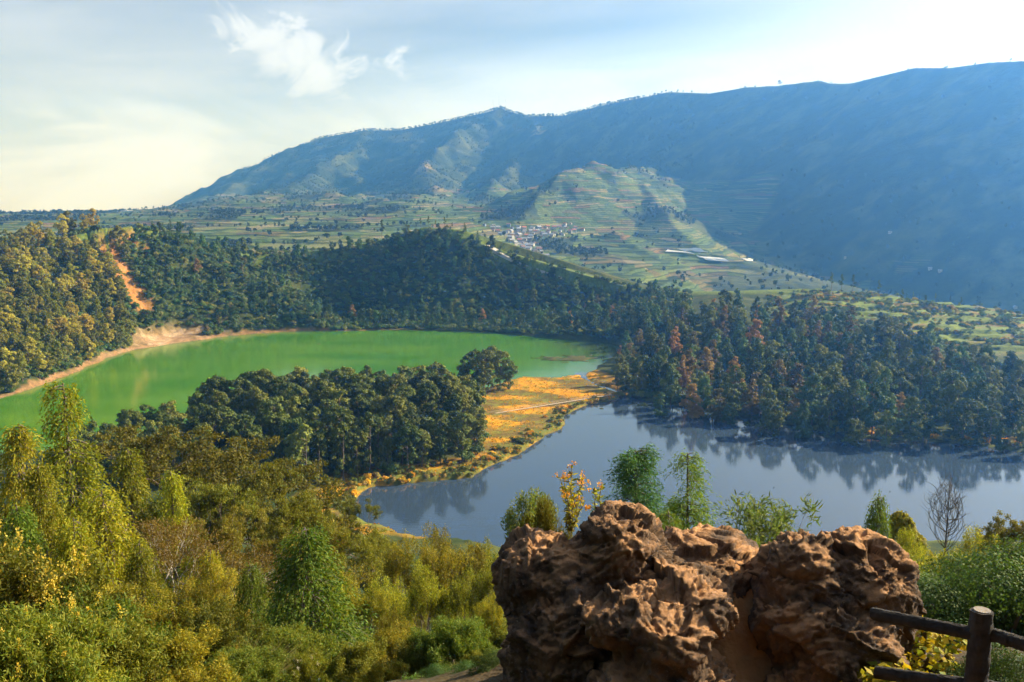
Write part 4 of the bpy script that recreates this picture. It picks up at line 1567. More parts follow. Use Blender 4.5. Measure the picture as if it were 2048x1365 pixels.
for px, pt, d, k, nm, lab, w in (
        (78, 935, 43, W['a'], 'weeping_cypress', 'weeping cypress in front of the spindly topped one', .9), (140, 1045, 31, W['c'], 'weeping_cypress', 'drooping yellow cypress low at left above the wattles', 1.0),
        (280, 1085, 31, W['c'], 'weeping_cypress', 'drooping cypress right of the tallest hanging sprays', .85), (30, 1020, 31, W['d'], 'weeping_cypress', 'dark cypress at the left edge above the tall wattle', .9),
        (440, 965, 62, ACA[1], 'acacia_tree', 'olive acacia behind the brown leaved tree', .8), (425, 1110, 31, W['c'], 'weeping_cypress', 'olive weeping cypress under the brown leaved tree', .8),
        (500, 1135, 28, W['d'], 'weeping_cypress', 'dark weeping cypress left of the deep green one', .8), (668, 1150, 26, W['c'], 'weeping_cypress', 'weeping cypress just right of the deep green one', .75),
        (575, 1000, 52, ACA[1], 'acacia_tree', 'tall olive acacia above the deep green cypress', .6), (650, 1035, 54, LGT[0], 'feathery_tree', 'pale feathery tree beside the orange shore', 1.1),
        (715, 1150, 30, LGT[1], 'feathery_tree', 'feathery tree on the slope below the flat topped acacia', .7),
        (930, 1140, 28, LGT[0], 'feathery_tree', 'feathery tree left of the boulder, half way down', .7), (985, 1180, 22, LGT[1], 'feathery_tree', 'feathery tree touching the left side of the boulder', .6),
        (370, 1160, 29, LGT[2], 'feathery_tree', 'small feathery tree under the brown leaved tree', 1.0), (340, 950, 56, W['a'], 'weeping_cypress', 'weeping cypress under the wide spreading acacia', .8),
        (780, 1215, 24, LGT[1], 'feathery_tree', 'low feathery tree near the bottom edge', .6)):
    single(px, pt, d, k, nm, lab, wide=w, rz=px * .03)

# ---- bushes along the bottom edge at the left
def flowering(px, pt, d, kind, seed, label, blossom, n, h, r, ls, wide=1.):
    e = single(px, pt, d, kind, 'flowering_shrub', label, 'shrub', wide, rz=seed * .7, sink=.1)
    g = flower_spikes(np.random.default_rng(seed), kind.gc, n, h, r, ls)
    obj('blossom', g.mesh('blossom', [blossom]), e)
    return e


flowering(28, 1075, 13, BSH[0], 1, 'tall yellow flowering wattle shrub at the left edge', M_WATTLE, 60, .30, .05, .028, .85)
flowering(125, 1215, 12, BSH[1], 2, 'yellow flowering shrub with blue green leaves near the lower left corner', M_WATTLE, 36, .26, .045, .026, 1.0)
flowering(265, 1185, 18, BSH[2], 3, 'pointed shrub dotted with yellow bloom under the hanging cypress', M_WATTLE, 30, .2, .04, .03, .8)
flowering(395, 1225, 16, BSH[0], 4, 'olive shrub with scattered yellow bloom left of the straw clump', M_WATTLE, 22, .16, .04, .028, .9)
flowering(620, 1305, 14, BSH[2], 5, 'low shrub with white flower heads at the bottom edge', M_WHITE, 40, .06, .05, .028, .8)
flowering(20, 1230, 9, BSH[1], 6, 'blue green shrub with yellow plumes in the lower left corner', M_WATTLE, 24, .24, .04, .022, .8)
for px, pt, d, k, lab in ((185, 1270, 11, BSH[0], 'light olive shrub at the bottom edge between the wattles'), (330, 1290, 12, BSH[2], 'round olive shrub at the bottom edge beside the straw clump'),
                          (560, 1262, 20, BSH[1], 'small fresh green cone shaped shrub below the deep green cypress'), (700, 1280, 19, BSH[0], 'yellowish shrub right of the white flowered one'),
                          (800, 1255, 22, BSH[2], 'olive shrub low between cypress and boulder'), (905, 1245, 20, BSH[1], 'green shrub at the foot of the left boulder'), (480, 1305, 13, BSH[1], 'bright green shrub under the straw clump'),
                          (770, 1330, 14, BSH[2], 'olive shrub at the bottom edge below the feathery trees'), (960, 1300, 14, BSH[0], 'dim shrub in the shade left of the boulder'), (75, 1300, 10, BSH[2], 'olive shrub at the bottom edge near the left corner')):
    single(px, pt, d, k, 'leafy_shrub', lab, 'shrub', rz=px * .02, sink=.1)
GR = Kind('grass_clump', grass_clump, M_STRAW, 460, h=1.7, R=1.0, w=.012, n=1100)
GB = Kind('grass_clump', grass_clump, M_BLADE, 461, h=1.8, R=1.0, w=.016, n=1000, bend=1.3)
for px, pt, d, k, lab in ((430, 1262, 20, GR, 'dry straw coloured grass clump on the slope'), (490, 1205, 24, GB, 'tall green bladed grass clump above the straw'), (455, 1300, 17, GR, 'second dry grass clump lower on the slope'),
                          (720, 1250, 24, GB, 'green grass clump right of the deep green cypress'), (525, 1225, 26, GB, 'green grass clump beside the deep green cypress')):
    x, y, _z = [float(v) for v in at_dist(px, pt, d)]
    e = k.place(x, y, ground_at(x, y) - .05, 1.25, px * .1, lab, 'grass', None, 'grass_clump')
    for c in e.children:
        c.name = 'blades' if c.data == k.crown else 'root'

# ---- unseen tall trees added behind the viewpoint to block that side of the sky
for i_, (x, y, h) in enumerate(((-15, -5, 13), (-9, -8, 14), (-3, -6.5, 13), (3, -7.5, 14), (9, -8, 13), (-12, -14, 15), (-5, -13, 15), (2, -14, 15), (8, -14, 15), (15, -10, 13), (-19, 1, 12), (0, -20, 15), (-9, -20, 15), (9, -21, 15))):
    K['isle%d' % (i_ % 4)].place(x, y, ground_at(x, y) - .2, h, i_ * 1.3, 'unseen tree added behind the viewpoint to block sky light', 'tree', 'added trees blocking sky behind the viewpoint', 'sky_blocker_tree', wide=1.25)

# ---- thicket filling the slope between the named trees
LIMX = [-300, 0, 180, 400, 560, 640, 690, 780, 1000, 1250, 1500, 1800, 2048, 2400]
LIMN = [1260, 1280, 1300, 1320, 1330, 1320, 1300, 1280, 1250, 1170, 1150, 1130, 1120, 1120]
LIMY = [900, 905, 930, 960, 985, 1010, 1065, 1100, 1115, 1120, 1120, 1105, 1098, 1095]
rng = np.random.default_rng(470)
cand = []
while len(cand) < 900:
    d = 20 * (205 / 20) ** rng.random()
    u = rng.uniform(-.64, .64)
    if u > -.02 and d < 42 and rng.random() < .6:
        continue
    cand.append((u * d, d))
cand = np.array(sorted(cand, key=lambda p: p[1]))
done = np.zeros((0, 2))
n_sh = 0
for x, y in cand:
    if len(done) and (np.hypot(*(done - (x, y)).T) < 1.1 + .02 * y).any():
        continue
    if x < .02 * y and 24 < y < 78 and rng.random() < .84:
        continue
    zg = ground_at(x, y)
    _, I_ = height([x], [y], True)
    if I_['sb'][0] < 2 or I_['sg'][0] < 2:
        continue
    t = (zg - CAMZ) * cos(TH) + 0
    depth = y * cos(TH) + (CAMZ - zg) * sin(TH)
    px = CX + FPX * x / depth
    lim = np.interp(px, LIMX, LIMY) + 25 * rng.random() ** 2
    if y < 75:
        lim = max(lim, np.interp(px, LIMX, LIMN) * (1 - float(smooth(45, 75, y))) + lim * float(smooth(45, 75, y)))
    zt = float(at_dist(px, lim, y)[2])
    h = min(rng.uniform(1.6, 5.0) + .012 * y, zt - zg)
    if h < 1.0:
        continue
    done = np.vstack([done, (x, y)])
    k = SLP[rng.integers(7)] if y > 34 else BSH[rng.integers(3)]
    k.place(x, y, zg - .15, h, rng.uniform(0, 6.28), 'bushy thicket shrub %s, %s' % (third(y, 45, 110, ('just below the viewpoint', 'half way down the near slope', 'near the lake shore')), third(px, 600, 1100, ('left part', 'middle part', 'right part behind the rocks'))), 'shrub', 'thicket on the near slope', 'thicket_shrub', wide=rng.uniform(.8, 1.3))
    n_sh += 1
    if n_sh >= 290:
        break

# ---- trees and shrubs behind the rocks and at the right
single(1276, 905, 16, W['p'], 'conifer_tree', 'dark green young conifer behind the left boulder', rz=.2)
single(1378, 915, 18, W['q'], 'conifer_tree', 'slender open young conifer right of the dark one', rz=1.2)
single(1340, 1030, 15, W['q'], 'conifer_tree', 'small conifer low between the two young conifers', rz=2.4)
single(1500, 985, 10.5, NAR, 'willow_shrub', 'narrow leaved shrub rising in the notch between the boulders', 'shrub', rz=.6, wide=1.0)
single(1100, 1000, 10.5, BSH[0], 'leafy_shrub', 'small yellowish shrub above the shoulder of the left boulder', 'shrub', wide=.35)
single(1757, 1000, 28, W['d'], 'weeping_cypress', 'small weeping cypress at right behind the twin topped boulder', rz=1.9, wide=.55)
single(1810, 1030, 33, SLP[1], 'round_tree', 'round pale green tree beside the small weeping cypress', wide=.62)
single(1902, 943, 30, BARE, 'bare_tree', 'leafless teardrop shaped tree standing before the water at right', wide=1.0)
single(1868, 1075, 30, LGT[2], 'feathery_tree', 'thin feathery tree left of the leafless tree', wide=.6)
single(1940, 1068, 34, LGT[1], 'feathery_tree', 'feathery tree right of the leafless tree', wide=.7)
single(2046, 1040, 38, ACA[1], 'acacia_tree', 'dark acacia at the right edge over the water', wide=.5)
for px, pt, d, lab in ((985, 1300, 7.2, 'dark low bush at the bottom edge against the left boulder'), (930, 1325, 7.6, 'dark low bush at the bottom edge left of the boulder'), (870, 1330, 8.5, 'dim bush at the bottom edge below the feathery trees')):
    single(px, pt, d, DRK, 'leafy_shrub', lab, 'shrub', wide=1.0, rz=px * .1)
single(1985, 1108, 9.5, DRK, 'leafy_shrub', 'large dark green bush at the right edge behind the fence', 'shrub', wide=1.15, rz=.5)
single(2270, 960, 11.5, SLP[2], 'leafy_tree', 'dense dark tree just outside the right edge of the view', wide=1.0)
single(2005, 1290, 5.9, DRK, 'leafy_shrub', 'dark low bush right behind the fence post', 'shrub', wide=.9, rz=1.5)
single(2100, 1085, 10, DRK, 'leafy_shrub', 'dark bush cut by the right edge of the view', 'shrub', wide=1.2, rz=2.5)
single(1855, 1160, 11, BSH[1], 'leafy_shrub', 'fresh green shrub between boulder and dark bush', 'shrub', wide=.55)
single(1845, 1238, 6.6, AUT, 'leafy_shrub', 'yellow leaved bush seen through the fence rails', 'shrub', wide=1.25)
single(1800, 1330, 5.6, AUT, 'leafy_shrub', 'small yellow leaved bush under the lower rail', 'shrub', wide=1.2, rz=2.)


# ------------------------------------------------------------------ the rocks
def rock_mat():
    m, nt = new_mat('brown_volcanic_rock')
    geo = nt.nodes.new('ShaderNodeNewGeometry')
    n1 = noise_(nt, 2.2, 8, .62)
    n2 = noise_(nt, 9.0, 8, .68)
    n3 = noise_(nt, 55., 5, .6)
    col = mixrgb(nt, mapr(nt, n2, .34, .68), (.036, .028, .023), (.17, .112, .074))
    col = mixrgb(nt, mapr(nt, n1, .46, .66), col, (.24, .145, .08))
    sx = nt.nodes.new('ShaderNodeSeparateXYZ')
    nt.links.new(geo.outputs['Normal'], sx.inputs[0])
    ml = nt.nodes.new('ShaderNodeMath')
    ml.operation = 'MULTIPLY'
    nt.links.new(mapr(nt, sx.outputs[2], .42, .90), ml.inputs[0])
    nt.links.new(mapr(nt, n1, .38, .62), ml.inputs[1])
    col = mixrgb(nt, ml.outputs[0], col, (.52, .28, .13))      # sand on the flat tops, brightened to paint sunlit contrast against the shaded fronts
    col = mixrgb(nt, mapr(nt, n3, .62, .72, 0, .5), col, (.42, .36, .29))
    p = N_(nt, 'ShaderNodeBsdfPrincipled', Roughness=.93)
    p.inputs['Specular IOR Level'].default_value = .15
    nt.links.new(col, p.inputs['Base Color'])
    b1 = N_(nt, 'ShaderNodeBump', Strength=.9, Distance=.03)
    nt.links.new(noise_(nt, 24., 8, .7), b1.inputs['Height'])
    nt.links.new(b1.outputs[0], p.inputs['Normal'])
    out = nt.nodes.new('ShaderNodeOutputMaterial')
    nt.links.new(p.outputs[0], out.inputs['Surface'])
    return m


M_ROCK = rock_mat()
import bmesh


def facets(p, step, slope):
    """broken faces: every cell gets its own offset and its own tilt"""
    i = np.floor(p).astype(np.int64)
    f = p - i
    d1 = np.full(len(p), 9.)
    best = np.zeros(len(p), np.int64)
    vec = np.zeros_like(p)
    for dx in (-1, 0, 1):
        for dy in (-1, 0, 1):
            for dz in (-1, 0, 1):
                h = _PERM[_PERM[_PERM[(i[:, 0] + dx) & 511] + ((i[:, 1] + dy) & 511)] + ((i[:, 2] + dz) & 511)]
                c = .5 + .48 * _G3[h] + np.array([dx, dy, dz]) - f
                d = (c * c).sum(1)
                m = d < d1
                d1 = np.where(m, d, d1)
                best = np.where(m, h, best)
                vec[m] = c[m]
    tilt = _G3[(best * 7 + 3) & 511]
    return step * (((best * 37) & 511) / 511. - .5) + slope * (tilt * vec).sum(1)


def rock(name, blobs, label, seed, voxel=.017, amp=1.0):
    bm = bmesh.new()
    for px, py, d, r, sc in blobs:
        x, y, z = at_dist(px, py, d)
        from mathutils import Matrix
        mt = Matrix.Translation((float(x), float(y), float(z))) @ Matrix.Diagonal((r * sc[0], r * sc[1], r * sc[2], 1))
        bmesh.ops.create_icosphere(bm, subdivisions=3, radius=1.0, matrix=mt)
    tmp = bpy.data.meshes.new('tmp')
    bm.to_mesh(tmp)
    bm.free()
    o = bpy.data.objects.new('tmp', tmp)
    COL.objects.link(o)
    md = o.modifiers.new('r', 'REMESH')
    md.mode = 'VOXEL'
    md.voxel_size = voxel
    dg = bpy.context.evaluated_depsgraph_get()
    ev = o.evaluated_get(dg)
    me = bpy.data.meshes.new_from_object(ev)
    bpy.data.objects.remove(o)
    n = len(me.vertices)
    V = np.empty(n * 3, np.float32)
    me.vertices.foreach_get('co', V)
    Nn = np.empty(n * 3, np.float32)
    me.vertices.foreach_get('normal', Nn)
    V, Nn = V.reshape(-1, 3).astype(float), Nn.reshape(-1, 3).astype(float)
    # soften the joints between the lumps, then break the surface
    ed = np.empty(len(me.edges) * 2, np.int32)
    me.edges.foreach_get('vertices', ed)
    ed = ed.reshape(-1, 2)
    deg = np.bincount(ed.ravel(), minlength=n)[:, None]
    for _ in range(22):
        acc = np.zeros_like(V)
        for k in range(3):
            acc[:, k] = np.bincount(ed[:, 0], V[ed[:, 1], k], n) + np.bincount(ed[:, 1], V[ed[:, 0], k], n)
        V = .4 * V + .6 * acc / np.maximum(deg, 1)
    q = V + seed * 3.7
    warp = np.stack([perlin3(q * 1.7 + k * 9) for k in range(3)], -1) * .35
    q2 = q + warp
    disp = .12 * fbm3(q2 * np.array([1.3, 1.3, 2.0]), 2, .5, True) - .05
    disp += facets(q2 * np.array([2.3, 2.3, 3.0]), .075, .07)
    disp += facets(q2 * np.array([6.0, 6.0, 8.0]) + 5, .032, .036)
    disp += facets(q2 * np.array([15., 15., 19.]) + 9, .012, .016)
    disp += .03 * fbm3(q2 * np.array([5.2, 5.2, 8.0]), 4, .6, True)
    pit = perlin3(q2 * 7.5 + 40)
    disp -= .08 * np.clip(pit - .2, 0, 1)
    disp += .020 * fbm3(q2 * 22, 3, .7)
    disp -= np.median(disp) + .02
    V = V + Nn * disp[:, None] * amp
    me.vertices.foreach_set('co', V.astype(np.float32).ravel())
    me.materials.clear()
    me.materials.append(M_ROCK)
    me.polygons.foreach_set('use_smooth', np.ones(len(me.polygons), bool))
    me.update()
    me.name = name
    o = obj(name, me)
    return tag(o, label, 'rock', 'rocks at the viewpoint')


rock('boulder', [(1243, 1110, 6.7, .37, (1.05, 1., 1.0)), (1225, 1165, 6.7, .45, (1.0, 1., 1.)), (1095, 1160, 6.7, .42, (1.0, 1., .95)), (1150, 1330, 6.4, .62, (.95, 1., 1.1)), (1250, 1250, 6.5, .45, (.9, 1, 1)), (1180, 1520, 6.2, .85, (1., 1., 1.)), (1300, 1480, 6.1, .7, (1, 1, 1))],
     'tall brown boulder with a rounded cap at the left of the rocks', 1)
rock('rock_ledge', [(1405, 1135, 7.0, .52, (1.05, 1., .55)), (1330, 1175, 6.6, .5, (1.1, 1.1, .5)), (1280, 1240, 6.0, .40, (1.2, .9, .5)), (1365, 1215, 6.1, .36, (1.1, 1., .6)), (1345, 1285, 5.8, .30, (1., 1., .8)), (1325, 1420, 5.9, .58, (1., 1., 1.)), (1450, 1150, 6.9, .26, (1.2, 1, .8))],
     'low sunlit orange rock ledge sloping between the two boulders', 2)
rock('boulder', [(1592, 1160, 6.5, .37, (.9, 1., 1.05)), (1728, 1175, 6.5, .42, (.95, 1., 1.02)), (1665, 1330, 6.3, .60, (.85, 1., 1.)), (1600, 1250, 6.3, .36, (1, 1, 1)), (1775, 1230, 6.7, .24, (.8, 1., 1.4)), (1640, 1500, 6.1, .75, (.9, 1., 1.))],
     'twin topped brown boulder beside the fence', 3)

# trodden sandy earth between the rocks
xs, ys_ = np.linspace(.7, 2.9, 150), np.linspace(2.6, 9.6, 400)
X, Y = np.meshgrid(xs, ys_)
sx_, sy_, sz_ = at_dist(1478, 1135, 6.9)
Z = height(X, Y) + .03 + np.maximum(0, float(sz_) - 76.35) * np.exp(-((X - float(sx_)) / .62) ** 4 - ((Y - float(sy_)) / .55) ** 2) + .07 * fbm2(X * 2.2, Y * 2.2, 4) + .035 * fbm2(X * 9, Y * 9, 3)
edge = np.minimum(np.minimum(X - xs[0], xs[-1] - X), np.minimum(Y - ys_[0], ys_[-1] - Y))
Z -= .4 * smooth(.5, 0, edge)
nr, nc = X.shape
i, j = np.meshgrid(np.arange(nr - 1), np.arange(nc - 1), indexing='ij')
q = np.stack([i * nc + j, i * nc + j + 1, (i + 1) * nc + j + 1, (i + 1) * nc + j], -1).reshape(-1, 4)
tag(obj('sandy_ground', mesh_np('sandy_ground', np.stack([X, Y, Z], -1).reshape(-1, 3), q, [plain_mat('orange_sand', (.36, .18, .07), (.52, .27, .11), 9., .95, .03)], None, True)), kind='structure')

# ---- flowers growing on the left boulder
def flower_plant(px, pt, pb, d, seed, label, nf, spread):
    r = np.random.default_rng(seed)
    x, y, zt = at_dist(px, pt, d)
    _, _, zb = at_dist(px, pb, d)
    h = float(zt - zb)
    e = bpy.data.objects.new('flowering_plant', None)
    COL.objects.link(e)
    e.location = (float(x), float(y), float(zb))
    gs, gl, gf = Geo(), Geo(), Geo()
    for k in range(nf):
        hh = h * (1 if k == 0 else r.uniform(.4, .85))
        off = np.array([0, 0]) if k == 0 else r.normal(size=2) * spread
        t = np.linspace(0, 1, 6)
        P = np.c_[off[0] * t ** 1.2, off[1] * t ** 1.2, hh * t] + np.c_[r.normal(size=(6, 2)) * .012, np.zeros(6)]
        tube(gs, P, np.linspace(.007, .003, 6), 4)
        m = int(55 * hh / h)
        f = r.uniform(.08, .97, m)
        c = np.stack([np.interp(f, t, P[:, q]) for q in range(3)], -1)
        leaves(gl, c, unit(r.normal(size=(m, 3)) + [0, 0, .5]), r.normal(size=(m, 3)), r.uniform(.03, .07, m), r.uniform(.012, .02, m))
        for _ in range(2):
            m = 12
            c = P[-1] + r.normal(size=(m, 3)) * .012 + r.normal(size=3) * .02
            leaves(gf, c, sph(r, m), sph(r, m), .018, .014)
    obj('stems', gs.mesh('stems', [M_STEM]), e)
    obj('foliage', gl.mesh('foliage', [M_LIGHT]), e)
    obj('blossom', gf.mesh('blossom', [M_FLOWER]), e)
    return tag(e, label, 'plant')


flower_plant(1143, 930, 1062, 7.0, 1, 'tall orange flowered plant growing beside the cap of the left boulder', 12, .10)
flower_plant(1200, 968, 1050, 7.4, 2, 'thin plant with one yellow flower behind the left boulder', 4, .05)
single(1490, 1095, 8.6, BSH[1], 'leafy_shrub', 'fresh green low shrub at the foot of the narrow leaved one', 'shrub', wide=.5)

# ------------------------------------------------------------------ the log fence
M_LOG = plain_mat('weathered_log', (.012, .010, .009), (.05, .042, .036), 14., .85, .012, 6, 30.)
M_LOGTOP = plain_mat('sawn_log_end', (.20, .165, .13), (.34, .29, .24), 18., .9, .004)


def log_tube(name, a, b, r, seed, parent, n=90, sides=36, mat=None):
    rr = np.random.default_rng(seed)
    a, b = np.array(a, float), np.array(b, float)
    t = np.linspace(0, 1, n)
    P = a + (b - a) * t[:, None] + rr.normal(size=(n, 3)) * r * .012
    g = Geo()
    tube(g, P, r * (1 + .015 * rr.normal(size=n)), sides)
    tube(g, P[:2][::-1] * [1, 1, 1], [r, r * .98], sides)
    V = np.concatenate(g.v)
    ax = unit(b - a)
    rel = V - a
    along_ = rel @ ax
    rad_ = rel - along_[:, None] * ax
    q_ = unit(rad_) * 3.2 + along_[:, None] * ax * 7.0 + seed * 5.3
    V += unit(rad_) * (r * (.34 * fbm3(q_, 4, .6, True) + .12 * fbm3(q_ * 3.1, 2)))[:, None]
    g.v = [V]
    me = g.mesh(name, [mat or M_LOG], True)
    return obj(name, me, parent)


fence = bpy.data.objects.new('log_fence', None)
COL.objects.link(fence)
fx, fy, fz = [float(v) for v in at_dist(1964, 1222, 5.05)]
fence.location = (fx, fy, ground_at(fx, fy))
tag(fence, 'dark weathered log fence in the lower right corner', 'fence')
O = np.array(fence.location)


def fp(px, py, d):
    return np.array([float(v) for v in at_dist(px, py, d)]) - O


top = fp(1964, 1222, 5.05)
post = log_tube('post', [top[0], top[1], -.3], top, .056, 1, fence)
g = Geo()
tube(g, [top + [0, 0, -.004], top + [0, 0, .008]], [.050, .047], 14)
obj('cut_end', g.mesh('cut_end', [M_LOGTOP]), post)
log_tube('rail', fp(1745, 1228, 5.5), fp(1950, 1268, 5.06), .035, 2, fence)
log_tube('rail', fp(1978, 1268, 5.04), fp(2140, 1315, 4.7), .035, 3, fence)
log_tube('rail', fp(1752, 1345, 5.5), fp(1950, 1372, 5.06), .035, 4, fence)
log_tube('rail', fp(1978, 1374, 5.04), fp(2140, 1410, 4.7), .035, 5, fence)

# ------------------------------------------------------------------ boardwalk over the bog
M_WOOD = plain_mat('bleached_planks', (.42, .33, .24), (.6, .5, .38), 3., .85)
a = np.r_[at_plane(948, 834, .9), .95]
b = np.r_[at_plane(1248, 786, .9), .95]
bw = bpy.data.objects.new('boardwalk', None)
COL.objects.link(bw)
bw.location = (float(a[0]), float(a[1]), .95)
tag(bw, 'thin pale plank boardwalk crossing the orange bog', 'boardwalk')
dv = b - a
Lb = float(np.hypot(dv[0], dv[1]))
bw.rotation_euler = (0, 0, math.atan2(dv[1], dv[0]))


def box(g, x0, x1, y0, y1, z0, z1):
    V = [(x, y, z) for z in (z0, z1) for y in (y0, y1) for x in (x0, x1)]
    g.add(V, [(0, 2, 3, 1), (4, 5, 7, 6), (0, 1, 5, 4), (2, 6, 7, 3), (0, 4, 6, 2), (1, 3, 7, 5)])


g = Geo()
rr = np.random.default_rng(8)
for k in range(int(Lb / .5)):
    box(g, k * .5, k * .5 + .46, -.6 + rr.normal() * .03, .6 + rr.normal() * .03, -.03, .03 + rr.normal() * .008)
tag(obj('plank_deck', g.mesh('plank_deck', [M_WOOD]), bw), kind='stuff')
gp = Geo()
box(gp, -.07, .07, -.07, .07, -1.3, -.04)
mp_ = gp.mesh('pile', [M_WOOD])
for k in range(0, int(Lb), 5):
    for s in (-.5, .5):
        obj('pile', mp_, bw, (k + .3, s, 0))
for s in (-.62, .62):
    g = Geo()
    box(g, 0, Lb, -.03, .03, .85, .93)
    for k in range(0, int(Lb), 4):
        box(g, k, k + .07, -.035, .035, 0, .849)
    obj('handrail', g.mesh('handrail', [M_WOOD]), bw, (0, s, 0))

# ------------------------------------------------------------------ village and far details
HW = [plain_mat('house_wall_%s' % n, c) for n, c in (('white', (.5, .5, .49)), ('cream', (.42, .38, .3)), ('blue', (.22, .3, .42)), ('grey', (.3, .3, .31)))]
HR = [plain_mat('house_roof_%s' % n, c) for n, c in (('tin', (.33, .35, .38)), ('tile', (.35, .13, .07)), ('dark', (.14, .13, .13)), ('brown', (.25, .14, .09)))]
M_PANE = plain_mat('house_window', (.05, .06, .08), rough=.2)


def house_mesh():
    g = Geo()
    box(g, -4, 4, -3, 3, -3, 4)
    g.add([(-4, -3, 4), (-4, 3, 4), (-4, 0, 5.9), (4, -3, 4), (4, 3, 4), (4, 0, 5.9)], [(0, 1, 2), (3, 5, 4)])
    r = Geo()
    for s in (-1, 1):
        V = [(-4.6, s * 3.7, 3.65), (4.6, s * 3.7, 3.65), (4.6, 0, 6.1), (-4.6, 0, 6.1)]
        V += [(x, y, z - .22) for x, y, z in V]
        r.add(V, [(0, 1, 2, 3), (7, 6, 5, 4), (0, 4, 5, 1), (1, 5, 6, 2), (2, 6, 7, 3), (3, 7, 4, 0)])
    w = Geo()
    box(w, -.6, .6, -3.05, -2.95, 1.2, 2.6)
    d = Geo()
    box(d, -.5, .5, -3.06, -2.95, 0, 2.2)
    return g, r, w, d


hg, hr, hw, hd = house_mesh()
HWM = [hg.mesh('wall', [m]) for m in HW]
HRM = [hr.mesh('roof', [m]) for m in HR]
HWN, HDM = hw.mesh('window', [M_PANE]), hd.mesh('door', [HR[3]])
rng = np.random.default_rng(480)
VIL = [(965, 450), (1010, 455), (1060, 458), (1110, 455), (1150, 452), (1170, 462), (1130, 472), (1090, 478), (1050, 482), (1075, 500), (1100, 515), (1080, 522), (1050, 505), (1020, 485), (985, 462)]
VP = [tuple(v) for v in VIL]
placed = []
tries = 0
while len(placed) < 95 and tries < 3000:
    tries += 1
    px, py = rng.uniform(960, 1185), rng.uniform(446, 525)
    if poly_sd(np.array([px]), np.array([py]), VP)[0] > 0:
        continue
    hq = hit(px, py, 850, 2600, 260)
    if hq is None or any(math.hypot(hq[0] - p[0], hq[1] - p[1]) < 9.5 for p in placed):
        continue
    placed.append(hq)
    e = bpy.data.objects.new('village_house', None)
    COL.objects.link(e)
    e.location = hq
    e.rotation_euler = (0, 0, rng.normal() * .5)
    s = rng.uniform(.5, .95)
    e.scale = (s, s, s)
    wi, ri = rng.integers(4), (0, 0, 0, 1, 2, 3)[rng.integers(6)]
    obj('wall', HWM[wi if rng.random() < .5 else 0], e)
    obj('roof', HRM[ri], e)
    obj('window', HWN, e, (-2.4, 0, 0))
    obj('window', HWN, e, (2.4, 0, 0))
    obj('door', HDM, e)
    tag(e, '%s house in the hazy valley village, %s rows, %s side' % (('tin roofed', 'red tiled', 'dark roofed', 'brown roofed')[ri], 'upper' if py < 480 else 'lower', 'left' if px < 1070 else 'right'), 'house', 'houses of the valley village')
for px, py, lab in ((1780, 470, 'lone white house low on the shaded mountain foot'), (1880, 545, 'small house near the valley road at right'), (1860, 540, 'pale shed in the shaded valley at right'), (1690, 520, 'white house in the fields under the shaded mountain'),
                    (1480, 470, 'pale house where the terraced hill meets the shade'), (2030, 620, 'pale house at the right edge beyond the plateau'), (640, 462, 'white field house among the terraces at left')):
    hq = hit(px, py, 760, 2600, 400)
    if hq is None:
        continue
    e = bpy.data.objects.new('farm_house', None)
    COL.objects.link(e)
    e.location = hq
    e.rotation_euler = (0, 0, px * .01)
    e.scale = (.6,) * 3
    obj('wall', HWM[0], e)
    obj('roof', HRM[0], e)
    obj('window', HWN, e, (-2.4, 0, 0))
    obj('window', HWN, e, (2.4, 0, 0))
    obj('door', HDM, e)
    tag(e, lab, 'house')

# plastic covered beds and flooded plots that glare in the valley
M_PLASTIC = plain_mat('white_plastic_mulch', (.85, .86, .88), (.7, .72, .75), .05, .35)
for quad, lab in (([(1393, 514), (1440, 519), (1460, 529), (1410, 523)], 'long white plastic covered plot, largest glare in the valley fields'), ([(1355, 500), (1400, 501), (1415, 507), (1372, 505)], 'white covered plot above the long glaring one'),
                  ([(1335, 503), (1385, 511), (1390, 514), (1330, 506)], 'narrow white covered strip left of the long plot'), ([(1480, 517), (1500, 520), (1508, 524), (1486, 521)], 'small white covered plot at the right end of the valley fields')):
    c = [hit(p[0], p[1], 800, 3000, 700) for p in quad]
    if any(v is None for v in c):
        continue
    c = np.array(c)
    cen = c.mean(0)
    # keep the sheet on the slope it covers
    nS_ = 8
    gq = Geo()
    uu, vv = np.meshgrid(np.linspace(0, 1, nS_), np.linspace(0, 1, nS_))
    PX = (1 - uu) * (1 - vv) * quad[0][0] + uu * (1 - vv) * quad[1][0] + uu * vv * quad[2][0] + (1 - uu) * vv * quad[3][0]
    XY = np.stack([(1 - uu) * (1 - vv) * c[0][k] + uu * (1 - vv) * c[1][k] + uu * vv * c[2][k] + (1 - uu) * vv * c[3][k] for k in range(2)], -1)
    ZZ = height(XY[..., 0], XY[..., 1])
    ZZ = np.maximum(ZZ, ZZ.mean() - 2) + 1.2
    gi_, gj_ = np.meshgrid(np.arange(nS_ - 1), np.arange(nS_ - 1), indexing='ij')
    fq = np.stack([gi_ * nS_ + gj_, gi_ * nS_ + gj_ + 1, (gi_ + 1) * nS_ + gj_ + 1, (gi_ + 1) * nS_ + gj_], -1).reshape(-1, 4)
    gq.add(np.c_[XY.reshape(-1, 2), ZZ.ravel()], fq)
    o = obj('covered_field', gq.mesh('covered_field', [M_PLASTIC]))
    md = o.modifiers.new('thick', 'SOLIDIFY')
    md.thickness = 1.0
    md.offset = -1
    tag(o, lab, 'field')

